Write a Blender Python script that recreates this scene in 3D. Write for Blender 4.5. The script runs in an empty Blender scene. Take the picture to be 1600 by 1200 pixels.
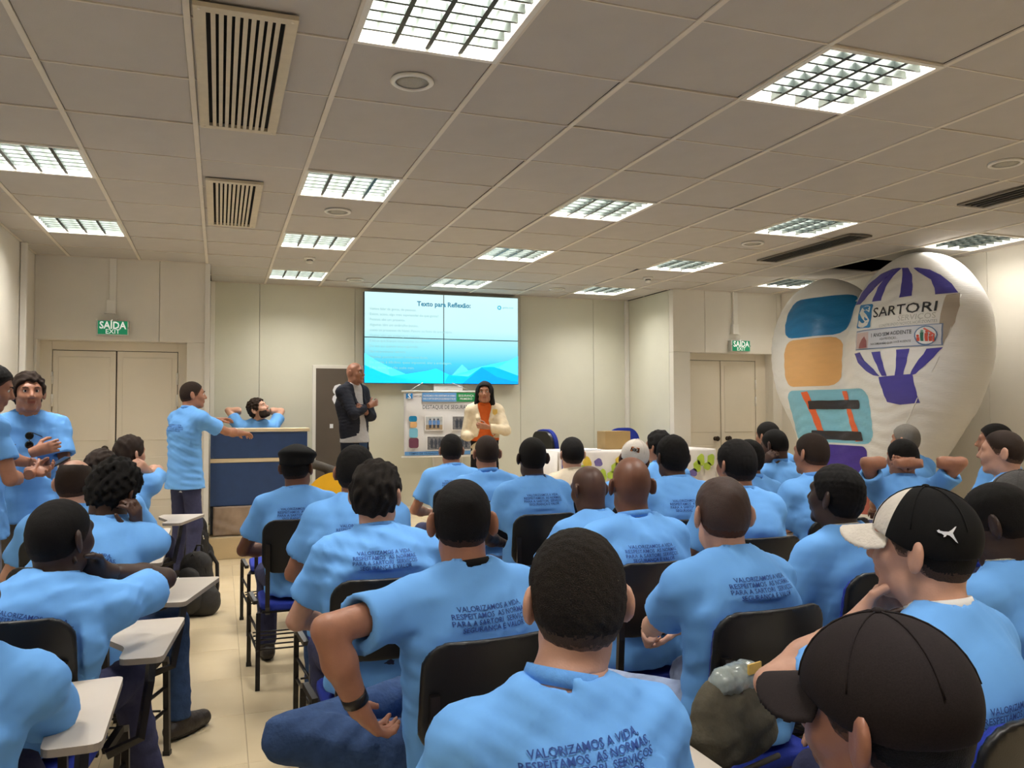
import bpy, bmesh, math, random
import numpy as np
from mathutils import Vector, Matrix
from mathutils.bvhtree import BVHTree
random.seed(7)
SC = bpy.context.scene
COL = SC.collection
# ------------------------------------------------------------------ camera, world, exposure
FPX, YAW, PIT, ROL, CZ = 1276.24, .344198, .033223, -.003215, 1.5
def cam_axes():
    cy, sy, cp, sp, cr, sr = math.cos(YAW), math.sin(YAW), math.cos(PIT), math.sin(PIT), math.cos(ROL), math.sin(ROL)
    f = np.array([sy*cp, cy*cp, sp]); rt = np.array([cy, -sy, 0.]); up = np.cross(rt, f)
    return cr*rt + sr*up, -sr*rt + cr*up, f
AR, AU, AF = cam_axes()
cd = bpy.data.cameras.new('camera'); cam = bpy.data.objects.new('camera', cd); COL.objects.link(cam)
cd.sensor_width = 36; cd.lens = FPX/1600*36; cd.clip_start = .02; cd.clip_end = 60
cam.matrix_world = Matrix(((AR[0], AU[0], -AF[0], 0), (AR[1], AU[1], -AF[1], 0), (AR[2], AU[2], -AF[2], CZ), (0, 0, 0, 1)))
SC.camera = cam
w = bpy.data.worlds.new('world'); SC.world = w; w.use_nodes = True
w.node_tree.nodes['Background'].inputs[0].default_value = (.8, .75, .68, 1)
w.node_tree.nodes['Background'].inputs[1].default_value = .15
SC.view_settings.view_transform = 'Standard'; SC.view_settings.look = 'None'
SC.view_settings.gamma = 1; SC.view_settings.use_curve_mapping = False
SC.view_settings.exposure = 0.0
LIGHT_W, LIGHT_SPREAD, LIGHT_COL = 40.0, 138, (1., .968, .928)
CEIL = 3.012
def at(u, v, d):
    """point that the photograph shows at (u, v), d metres in front of the camera"""
    return np.array([0, 0, CZ]) + d*(AF + AR*(u-800)/FPX - AU*(v-600)/FPX)

# ------------------------------------------------------------------ materials
MATS = {}
def lin(c):
    return tuple(((x/255)/12.92 if x/255 <= .04045 else ((x/255+.055)/1.055)**2.4) for x in c)
def mat(name, rgb, rough=.6, metal=0., noise=0., scale=20., bump=0., bscale=60., emit=0., stretch=None, spec=.5, noise2=None, sheen=0.):
    if name in MATS: return MATS[name]
    m = bpy.data.materials.new(name); m.use_nodes = True; nt = m.node_tree
    b = nt.nodes['Principled BSDF']; c = lin(rgb)
    b.inputs['Base Color'].default_value = (*c, 1); b.inputs['Roughness'].default_value = rough; b.inputs['Metallic'].default_value = metal
    b.inputs['Specular IOR Level'].default_value = spec
    if sheen: b.inputs['Sheen Weight'].default_value = sheen
    if emit:
        b.inputs['Emission Color'].default_value = (*c, 1); b.inputs['Emission Strength'].default_value = emit
    if noise or bump:
        tc = nt.nodes.new('ShaderNodeTexCoord'); mp = nt.nodes.new('ShaderNodeMapping')
        nt.links.new(tc.outputs['Object'], mp.inputs['Vector'])
        if stretch: mp.inputs['Scale'].default_value = stretch
    if noise:
        n = nt.nodes.new('ShaderNodeTexNoise'); n.inputs['Scale'].default_value = scale; n.inputs['Detail'].default_value = 5
        nt.links.new(mp.outputs[0], n.inputs['Vector'])
        r = nt.nodes.new('ShaderNodeValToRGB'); r.color_ramp.elements[0].position = .3; r.color_ramp.elements[1].position = .7
        d = noise2 and lin(noise2) or tuple(max(0, x*(1-noise)) for x in c)
        r.color_ramp.elements[0].color = (*d, 1); r.color_ramp.elements[1].color = (*(c if noise2 else tuple(min(1, x*(1+noise*.6)) for x in c)), 1)
        nt.links.new(n.outputs['Fac'], r.inputs['Fac']); nt.links.new(r.outputs[0], b.inputs['Base Color'])
    if bump:
        n = nt.nodes.new('ShaderNodeTexNoise'); n.inputs['Scale'].default_value = bscale; n.inputs['Detail'].default_value = 4
        nt.links.new(mp.outputs[0], n.inputs['Vector'])
        bp = nt.nodes.new('ShaderNodeBump'); bp.inputs['Strength'].default_value = bump; bp.inputs['Distance'].default_value = .01
        nt.links.new(n.outputs['Fac'], bp.inputs['Height']); nt.links.new(bp.outputs[0], b.inputs['Normal'])
    MATS[name] = m
    return m
WALL = mat('wall_paint', (226, 220, 207), .55, noise=.03, scale=3)
WALLG = mat('wall_panel_paint', (216, 214, 196), .5, noise=.03, scale=3)
CEILM = mat('ceiling_tile', (190, 184, 176), .9, noise=.03, scale=6, bump=.15, bscale=220)
GRID = mat('ceiling_grid', (222, 213, 197), .5, noise=.05, scale=8)
PLENUM = mat('plenum_dark', (40, 38, 36), .9, noise=.3, scale=2)
FLOORM = mat('floor_porcelain', (224, 206, 170), .22, noise=.05, scale=2.2, noise2=(214, 194, 158))
GROUT = mat('grout', (176, 160, 132), .8, noise=.1, scale=20)
WHITE = mat('white_paint', (232, 228, 218), .45, noise=.02, scale=5)
DOORM = mat('door_paint', (228, 218, 198), .45, noise=.02, scale=4)
BLACKP = mat('black_plastic', (14, 14, 15), .42, bump=.05, bscale=300, noise=.1, scale=9)
BLACKM = mat('black_steel', (24, 19, 17), .35, noise=.1, scale=30)
DARK = mat('dark_gap', (12, 11, 10), .9, noise=.1, scale=5)
CHROME = mat('chrome', (200, 200, 200), .2, 1., noise=.02, scale=10)
LOUV = mat('louver_mirror', (60, 66, 63), .32, .9, noise=.03, scale=9)
SEATB = mat('seat_blue', (24, 48, 150), .9, noise=.15, scale=120, bump=.2, bscale=300)
LAM = mat('tablet_laminate', (206, 196, 182), .38, noise=.03, scale=6)
LAMEDGE = mat('tablet_edge', (150, 140, 128), .5, noise=.05, scale=20)
TUBE = mat('lamp_tube', (255, 246, 228), .5, emit=7)

# ------------------------------------------------------------------ mesh helpers
def mesh_np(name, V, F):
    me = bpy.data.meshes.new(name)
    V = np.asarray(V, np.float32); F = np.asarray(F, np.int32); n = F.shape[1]
    me.vertices.add(len(V)); me.vertices.foreach_set('co', V.ravel())
    me.loops.add(F.size); me.loops.foreach_set('vertex_index', F.ravel())
    me.polygons.add(len(F)); me.polygons.foreach_set('loop_start', np.arange(0, F.size, n, dtype=np.int32))
    me.polygons.foreach_set('use_smooth', np.ones(len(F), bool))
    me.update(calc_edges=True)
    return me
def obj(name, me, m=None, parent=None, loc=None):
    if isinstance(me, bmesh.types.BMesh):
        b = me; me = bpy.data.meshes.new(name); b.to_mesh(me); b.free()
    o = bpy.data.objects.new(name, me); COL.objects.link(o)
    if m is not None and len(me.materials) == 0: me.materials.append(m)
    if parent is not None: o.parent = parent
    if loc is not None: o.location = loc
    return o
def empty(name, loc=(0, 0, 0), rz=0):
    o = bpy.data.objects.new(name, None); COL.objects.link(o); o.empty_display_size = .1
    o.location = loc; o.rotation_euler = (0, 0, rz); return o
def tag(o, label=None, cat=None, group=None, kind=None):
    if label: o['label'] = label
    if cat: o['category'] = cat
    if group: o['group'] = group
    if kind: o['kind'] = kind
    return o
def box(bm, lo, hi, M=None):
    co = [(x, y, z) for x in (lo[0], hi[0]) for y in (lo[1], hi[1]) for z in (lo[2], hi[2])]
    vs = [bm.verts.new(M @ Vector(c) if M else c) for c in co]
    for f in ((0, 1, 3, 2), (4, 6, 7, 5), (0, 4, 5, 1), (2, 3, 7, 6), (0, 2, 6, 4), (1, 5, 7, 3)):
        bm.faces.new([vs[i] for i in f])
    return vs
def bxm(lo, hi, bev=0., seg=2):
    bm = bmesh.new(); box(bm, lo, hi)
    if bev: bmesh.ops.bevel(bm, geom=list(bm.edges), offset=bev, segments=seg, profile=.5, affect='EDGES')
    return bm
def bx(name, lo, hi, m, parent=None, bev=0., seg=2):
    return obj(name, bxm(lo, hi, bev, seg), m, parent)
def tube(bm, pts, r, n=8, square=False):
    pts = [Vector(p) for p in pts]; rings = []
    up = None
    for i, p in enumerate(pts):
        d = (pts[min(i+1, len(pts)-1)] - pts[max(i-1, 0)]).normalized()
        if up is None:
            a = Vector((0, 0, 1)) if abs(d.z) < .9 else Vector((1, 0, 0))
            up = (a - d*a.dot(d)).normalized()
        else: up = (up - d*up.dot(d)).normalized()
        s = d.cross(up); rr = r[i] if isinstance(r, (list, tuple)) else r
        ph = math.pi/4 if square else 0; nn = 4 if square else n; k = 1.3 if square else 1
        rings.append([bm.verts.new(p + (s*math.cos(2*math.pi*j/nn+ph) + up*math.sin(2*math.pi*j/nn+ph))*rr*k) for j in range(nn)])
    nn = len(rings[0])
    for a, b in zip(rings, rings[1:]):
        for j in range(nn):
            f = bm.faces.new((a[j], a[(j+1) % nn], b[(j+1) % nn], b[j])); f.smooth = not square
    bm.faces.new(rings[0][::-1]); bm.faces.new(rings[-1])
def tb(name, pts, r, m, parent=None, n=8, square=False):
    bm = bmesh.new(); tube(bm, pts, r, n, square); return obj(name, bm, m, parent)
def lathe(bm, prof, n=24, c=(0, 0, 0)):
    rings = [[bm.verts.new((c[0]+r*math.cos(2*math.pi*j/n), c[1]+r*math.sin(2*math.pi*j/n), c[2]+z)) for j in range(n)] for r, z in prof]
    for a, b in zip(rings, rings[1:]):
        for j in range(n): bm.faces.new((a[j], a[(j+1) % n], b[(j+1) % n], b[j])).smooth = True
    bm.faces.new(rings[0][::-1]); bm.faces.new(rings[-1])
def poly_prism(pts, z0, z1):
    """extruded outline in the xy plane"""
    bm = bmesh.new()
    a = [bm.verts.new((x, y, z0)) for x, y in pts]; b = [bm.verts.new((x, y, z1)) for x, y in pts]
    n = len(pts)
    bm.faces.new(b); bm.faces.new(a[::-1])
    for i in range(n): bm.faces.new((a[i], a[(i+1) % n], b[(i+1) % n], b[i]))
    bmesh.ops.recalc_face_normals(bm, faces=list(bm.faces)); return bm
def rrect(x0, y0, x1, y1, r, n=5):
    out = []
    for cx, cy, a0 in ((x1-r, y1-r, 0), (x0+r, y1-r, 90), (x0+r, y0+r, 180), (x1-r, y0+r, 270)):
        for i in range(n+1):
            a = math.radians(a0 + 90*i/n); out.append((cx+r*math.cos(a), cy+r*math.sin(a)))
    return out
TXT = {}
def text_mesh(body, size=1., align='CENTER', fat=0., space=1., res=2):
    key = (body, align, fat, space, res)
    if key not in TXT:
        cu = bpy.data.curves.new('t', 'FONT'); cu.body = body; cu.align_x = align; cu.offset = fat; cu.space_line = space
        cu.resolution_u = res; cu.fill_mode = 'FRONT'
        o = bpy.data.objects.new('t', cu); COL.objects.link(o)
        dg = bpy.context.evaluated_depsgraph_get(); dg.update()
        me = o.evaluated_get(dg).to_mesh()
        V = np.array([v.co[:] for v in me.vertices], np.float32).reshape(-1, 3)
        me.calc_loop_triangles(); T = np.array([t.vertices[:] for t in me.loop_triangles], np.int32).reshape(-1, 3)
        o.evaluated_get(dg).to_mesh_clear()
        bpy.data.objects.remove(o); bpy.data.curves.remove(cu)
        TXT[key] = (V, T)
    V, T = TXT[key]
    return V*size, T
def flat_text(name, body, size, M, m, parent=None, align='CENTER', fat=0., space=1., width=None):
    """lettering laid on the plane given by matrix M (text x, y -> M x, M y)"""
    V, T = text_mesh(body, size, align, fat, space)
    if width: V = V*np.array([width/np.ptp(V[:, 0]), 1, 1], np.float32)
    Mn = np.array(M); P = V @ Mn[:3, :3].T + Mn[:3, 3]
    me = mesh_np(name, P, T); me.polygons.foreach_set('use_smooth', np.zeros(len(T), bool))
    return obj(name, me, m, parent)
def frame_m(o, x, y):
    x = Vector(x).normalized(); y = Vector(y).normalized(); z = x.cross(y)
    return Matrix(((x.x, y.x, z.x, o[0]), (x.y, y.y, z.y, o[1]), (x.z, y.z, z.z, o[2]), (0, 0, 0, 1)))
XZ = lambda x, y, z: frame_m((x, y, z), (1, 0, 0), (0, 0, 1))     # lettering upright, read from -y

# ------------------------------------------------------------------ room shell
XL, XR, YB, YD, YR, RX0, RX1 = -1.67, 6.92, 10.05, 8.85, -2.6, -.11, 5.30
def wall_panels(root, axis, c, edges, z0, z1, thick, gap=.004, m=WALL):
    """panels of a partition wall; axis 'x' runs along x with its face at y=c, 'y' along y with its face at x=c"""
    for a, b in zip(edges, edges[1:]):
        lo, hi = (a+gap/2, b-gap/2)
        if axis == 'x': bx('panel', (lo, min(c, c+thick), z0), (hi, max(c, c+thick), z1), m, root, .002, 1)
        else: bx('panel', (min(c, c+thick), lo, z0), (max(c, c+thick), hi, z1), m, root, .002, 1)
fl = tag(empty('floor'), 'cream porcelain tiled floor of the room', kind='structure')
bx('floor_bed', (XL-.1, YR-.1, -.06), (XR+.1, YB+.3, -.004), GROUT, fl)
tile_me = None
TS = .60
ix0 = XL
for i in range(15):
    for j in range(-1, 15):
        x0, y0 = ix0+i*TS, .12+j*TS
        x1, y1 = min(x0+TS, XR), min(y0+TS, YD+.03)
        if x1-x0 < .05 or y1-y0 < .05: continue
        if abs(x1-x0-TS) < 1e-4 and abs(y1-y0-TS) < 1e-4:
            if tile_me is None:
                o = bx('tile', (.0015, .0015, -.01), (TS-.0015, TS-.0015, 0), FLOORM, fl, .0012, 1); tile_me = o.data
            else: o = obj('tile', tile_me, None, fl)
            o.location = (x0, y0, 0)
        else: bx('tile', (x0+.0015, y0+.0015, -.01), (x1-.0015, y1-.0015, 0), FLOORM, fl)
bx('floor_rear', (XL, YR, -.01), (XR, -.48, 0), FLOORM, fl)
st = tag(empty('floor_stage'), 'low cream stage platform in the recess', kind='structure')
bx('platform', (RX0, 8.87, 0), (RX1, YB+.02, .215), mat('stage_face', (214, 190, 146), .5, noise=.06, scale=5), st, .006)
for i in range(9):
    x0 = RX0+.004+i*.6
    bx('tile', (x0, 8.872, .2155), (min(x0+.597, RX1-.004), 9.47, .222), FLOORM, st, .0012, 1)
    bx('tile', (x0, 9.473, .2155), (min(x0+.597, RX1-.004), YB-.003, .222), FLOORM, st, .0012, 1)

wl = tag(empty('wall_left'), kind='structure'); wall_panels(wl, 'y', XL, [YR, -1.4, -.2, 1., 2.2, 3.4, 4.6, 5.8, 7., 8.2, YD+.1], 0, CEIL, -.1)
wr = tag(empty('wall_right'), kind='structure'); wall_panels(wr, 'y', XR, [YR, -1.4, -.2, 1., 2.2, 3.4, 4.6, 5.8, 7., 8.2, YD+.1], 0, CEIL, .1)
wb = tag(empty('wall_back'), kind='structure'); wall_panels(wb, 'x', YB, [RX0-.1, .44, 1.56, 2.66, 3.72, 4.78, RX1+.1], 0, CEIL, .1, m=WALLG)
wre = tag(empty('wall_rear'), kind='structure'); wall_panels(wre, 'x', YR, [XL, -.5, .7, 1.9, 3.1, 4.3, 5.5, XR], 0, CEIL, -.1)
rl = tag(empty('wall_return_left'), kind='structure'); wall_panels(rl, 'y', RX0, [YD+.1, YB], 0, CEIL, -.1, m=WALLG)
rr_ = tag(empty('wall_return_right'), kind='structure'); wall_panels(rr_, 'y', RX1, [YD+.1, YB], 0, CEIL, .1, m=WALLG)
def door_wall(n, name, x0, x1, ox0, ox1, ztop, seams, dx0, dx1, dtop, label):
    r = tag(empty(name), kind='structure')
    e = [x0]+seams+[x1]
    for a, b in zip(e, e[1:]):                      # header panels over the opening
        bx('panel', (a+.002, YD, ztop), (b-.002, YD+.1, CEIL), WALL, r, .002, 1)
    if ox0-x0 > .02: bx('panel', (x0+.002, YD, 0), (ox0, YD+.1, ztop-.002), WALL, r, .002, 1)
    if x1-ox1 > .02: bx('panel', (ox1, YD, 0), (x1-.002, YD+.1, ztop-.002), WALL, r, .002, 1)
    yd = YD+.16
    for a, b in ((ox0-.02, ox0), (ox1, ox1+.02)):
        bx('reveal', (a, YD+.1, 0), (b, yd+.06, ztop), WALL, r)
    bx('reveal', (ox0-.02, YD+.1, ztop), (ox1+.02, yd+.06, ztop+.02), WALL, r)
    d = tag(empty('door_%d' % n, ((dx0+dx1)/2, yd, 0)), label, kind='structure')
    X0, X1, mid = dx0-(dx0+dx1)/2, dx1-(dx0+dx1)/2, 0
    bx('frame', (ox0-(dx0+dx1)/2-.01, 0, 0), (X0-.006, .05, ztop), DOORM, d, .002, 1)
    bx('frame', (X1+.006, 0, 0), (ox1-(dx0+dx1)/2+.01, .05, ztop), DOORM, d, .002, 1)
    bx('frame', (X0-.006, 0, dtop+.006), (X1+.006, .05, ztop), DOORM, d, .002, 1)
    bx('gap_backing', (X0-.02, .052, 0), (X1+.02, .07, dtop+.02), DARK, d)
    for s, (a, b) in ((-1, (X0, mid-.006)), (1, (mid+.006, X1))):
        lf = bx('door_leaf', (a, .004, .012), (b, .045, dtop), DOORM, d, .003, 1)
        for z0, z1 in ((.10, .55), (.62, 1.05), (1.22, dtop-.06)):   # raised field panels
            bx('field_panel', (a+.05, -.002, z0), (b-.05, .006, z1), DOORM, lf, .004, 2)
        kx = mid-s*-.09
        bm = bmesh.new(); lathe(bm, [(.028, 0), (.028, .012), (.012, .016), (.012, .035), (.03, .045), (.034, .06), (.026, .075), (.004, .08)], 16)
        bmesh.ops.rotate(bm, verts=bm.verts, cent=(0, 0, 0), matrix=Matrix.Rotation(math.pi/2, 3, 'X'))
        k = obj('door_knob', bm, mat('bronze_knob', (52, 40, 30), .35, .6, noise=.1, scale=20), lf); k.location = (kx, .004, 1.14)
        hx = a if s < 0 else b
        for z in (.3, 1.0, 1.62, 1.84):
            hm = bmesh.new(); tube(hm, [(hx, -.006, z-.06), (hx, -.006, z+.06)], .011, 8)
            for q in (-.02, .02): tube(hm, [(hx, -.006, z+q-.004), (hx, -.006, z+q+.004)], .013, 8)
            obj('hinge', hm, WHITE, lf)
    return d
door_wall(1, 'wall_back_left', XL, RX0, -1.645, -.31, 2.205, [-.57], -1.535, -.405, 2.11, 'cream double doors under the exit sign beside the podium')
door_wall(2, 'wall_back_right', RX1, XR, 5.54, 6.78, 2.23, [5.76, 6.85], 5.56, 6.62, 2.14, 'cream double doors with dark round knobs near the inflatable')
for i, (x, y) in enumerate([(XL+.03, 8.25), (RX0-.01, YD-.005), (RX1-.03, YB-.03), (RX0+.03, YB-.03)]):
    o = bx('trim_%d' % (i+1), (x-.025, y-.025, .0 if i < 2 else .22), (x+.025, y+.025, CEIL-.002), WHITE, None, .004); tag(o, kind='structure')
o = bx('baseboard_back', (RX0+.06, YB-.018, .222), (RX1-.06, YB-.001, .32), WHITE, None, .004); tag(o, kind='structure')
for nm, lo, hi in (('baseboard_left', (XL+.001, YR, 0), (XL+.016, YD-.62, .09)), ('baseboard_right', (XR-.016, YR, 0), (XR-.001, YD-.01, .09))):
    tag(bx(nm, lo, hi, WHITE, None, .003), kind='structure')

# ceiling: slab above, tiles on a grid
GX, GY, TP = 1.121, 3.322, .625
ce = tag(empty('ceiling', (0, 0, CEIL)), 'suspended ceiling of square mineral tiles', kind='structure')
bx('slab', (XL-.1, YR-.1, .34), (XR+.1, YB+.1, .40), PLENUM, ce)
for a, b in (((XL-.12, YR-.1), (XL-.1, YB+.1)), ((XR+.1, YR-.1), (XR+.12, YB+.1)), ((XL-.1, YR-.12), (XR+.1, YR-.1)), ((XL-.1, YB+.1), (XR+.1, YB+.12))):
    bx('plenum_wall', (*a, -.01), (*b, .4), PLENUM, ce)
LIGHTS = [(c, r) for c in (-4, -1, 2, 5, 8) for r in (-5, -1, 3, 6)] + [(-1, 9), (2, 9), (5, 9)]
LIGHTS = [(c, 7 if (c == 8 and r == 6) else r) for c, r in LIGHTS]
ODD = {(8, 5): None, (4, 7): (.03, 0), (7, 7): (.035, 0)}
ct_me = None
def in_room(x0, y0, x1, y1):
    x0, x1 = max(x0, XL), min(x1, XR); y0 = max(y0, YR)
    if y1 > YD+.02:
        if x1 <= RX0+.02 or x0 >= RX1-.02: y1 = min(y1, YD+.05)
        else:
            y1 = min(y1, YB)
            if y0 >= YD: x0, x1 = max(x0, RX0), min(x1, RX1)
    return x0, y0, x1, y1
rear = bmesh.new()
for c in range(-5, 10):
    for r in range(-10, 11):
        if (c, r) in LIGHTS: continue
        x0, y0 = GX+c*TP, GY+r*TP
        q = in_room(x0, y0, x0+TP, y0+TP)
        if q[2]-q[0] < .02 or q[3]-q[1] < .02: continue
        if r < -4:
            box(rear, (q[0]+.012, q[1]+.006, .006), (q[2]-.012, q[3]-.006, .02)); continue
        if (c, r) in ODD and ODD[(c, r)] is None: continue
        full = abs(q[2]-q[0]-TP) < 1e-4 and abs(q[3]-q[1]-TP) < 1e-4
        if full:
            if ct_me is None:
                o = bx('tile', (.013, .004, .004), (TP-.013, TP-.004, .018), CEILM, ce, .003, 1); ct_me = o.data
            else: o = obj('tile', ct_me, None, ce)
            o.location = (x0, y0, random.uniform(0, .003))
            o.rotation_euler = (random.uniform(-.004, .004), random.uniform(-.004, .004), 0)
            if (c, r) in ODD: o.rotation_euler = (-.05, 0, 0); o.location.z = .02
        else: bx('tile', (q[0]+.013, q[1]+.004, .004), (q[2]-.013, q[3]-.004, .018), CEILM, ce, .003, 1)
tag(obj('tile_field_rear', rear, CEILM, ce), kind='stuff')
for c in range(-4, 10):
    x = GX+c*TP
    if x > XR: continue
    y1 = YB if RX0 < x < RX1 else YD
    bx('grid_bar', (x-.013, YR, -.002), (x+.013, y1, .007), GRID, ce, .001, 1)
for r in range(-9, 11):
    y = GY+r*TP
    a, b = (XL, XR) if y < YD else (RX0, RX1)
    bx('grid_bar', (a, y-.004, .001), (b, y+.004, .008), GRID, ce)
for nm, a, b in (('wall_angle', (XL, YD-.02), (RX0, YD)), ('wall_angle', (RX1, YD-.02), (XR, YD)), ('wall_angle', (RX0, YB-.02), (RX1, YB)), ('wall_angle', (XL, YR), (XL+.02, YD)), ('wall_angle', (XR-.02, YR), (XR, YD))):
    bx(nm, (*a, -.001), (*b, .004), GRID, ce)

# ------------------------------------------------------------------ ceiling lights (their own light inside)
WHERE = {-5: 'behind the seats', -1: 'above the audience', 3: 'in the middle row of lights', 6: 'in the third row of lights', 7: 'near the inflatable', 9: 'just above the stage'}
SIDE = {-4: 'beside the wall with standing men', -1: 'beside the air grilles', 2: 'above the centre seats', 5: 'beside the round speakers', 8: 'close to the bare wall'}
light_parts = []
def make_light(c, r):
    L = tag(empty('ceiling_light', (GX+(c+.5)*TP, GY+(r+.5)*TP, CEIL)), 'square louvred ceiling light %s, %s' % (WHERE[r], SIDE[c]), 'light', 'louvred lights set in the ceiling grid')
    a = .30
    if not light_parts:
        fr = bmesh.new()
        for s in (-1, 1):
            box(fr, (-a-.012, s*a-.012, -.004), (a+.012, s*a+.012, .012)); box(fr, (s*a-.012, -a+.012, -.004), (s*a+.012, a-.012, .012))
        light_parts.append(('frame', obj('frame', fr, WHITE).data, None))
        ho = bmesh.new()
        for s in (-1, 1):
            box(ho, (-a, s*(a+.004)-.004, 0), (a, s*(a+.004)+.004, .10)); box(ho, (s*(a+.004)-.004, -a, 0), (s*(a+.004)+.004, a, .10))
        box(ho, (-a, -a, .10), (a, a, .105))
        light_parts.append(('housing', obj('housing', ho, mat('reflector_white', (236, 234, 226), .4, noise=.02, scale=5)).data, None))
        dv = bmesh.new()                                              # parabolic divider: wedge along y
        v = [dv.verts.new(p) for p in ((-.010, -.285, .006), (.010, -.285, .006), (.002, -.285, .058), (-.002, -.285, .058), (-.010, .285, .006), (.010, .285, .006), (.002, .285, .058), (-.002, .285, .058))]
        for f in ((0, 1, 2, 3), (7, 6, 5, 4), (0, 4, 5, 1), (1, 5, 6, 2), (2, 6, 7, 3), (3, 7, 4, 0)): dv.faces.new([v[k] for k in f])
        d_me = obj('divider', dv, LOUV).data
        for x in (-.1425, 0, .1425): light_parts.append(('divider', d_me, (x, 0, 0)))
        sl = bmesh.new()
        v = [sl.verts.new(p) for p in ((-.285, -.007, .012), (-.285, .007, .012), (-.285, .0015, .05), (-.285, -.0015, .05), (.285, -.007, .012), (.285, .007, .012), (.285, .0015, .05), (.285, -.0015, .05))]
        for f in ((0, 3, 2, 1), (4, 5, 6, 7), (0, 1, 5, 4), (1, 2, 6, 5), (2, 3, 7, 6), (3, 0, 4, 7)): sl.faces.new([v[k] for k in f])
        s_me = obj('louver_slat', sl, LOUV).data
        for k in range(6): light_parts.append(('louver_slat', s_me, (0, -.285+.57*(k+1)/7, 0)))
        tu = bmesh.new(); tube(tu, [(0, -.27, .072), (0, .27, .072)], .009, 8); t_me = obj('lamp_tube', tu, TUBE).data
        for x in (-.214, -.071, .071, .214): light_parts.append(('lamp_tube', t_me, (x, 0, 0)))
        for o in [o for o in COL.objects if o.type == 'MESH' and o.parent is None and o.data in [q[1] for q in light_parts]]: bpy.data.objects.remove(o)
    for n, me, p in light_parts: obj(n, me, None, L, p)
    ld = bpy.data.lights.new('lamp_glow', 'AREA'); ld.shape = 'SQUARE'; ld.size = .56; ld.energy = LIGHT_W*(.45 if c == 8 else 1.); ld.color = LIGHT_COL; ld.spread = math.radians(LIGHT_SPREAD)
    lo = bpy.data.objects.new('lamp_glow', ld); COL.objects.link(lo); lo.parent = L; lo.location = (0, 0, .086)
for c, r in LIGHTS: make_light(c, r)
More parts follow.
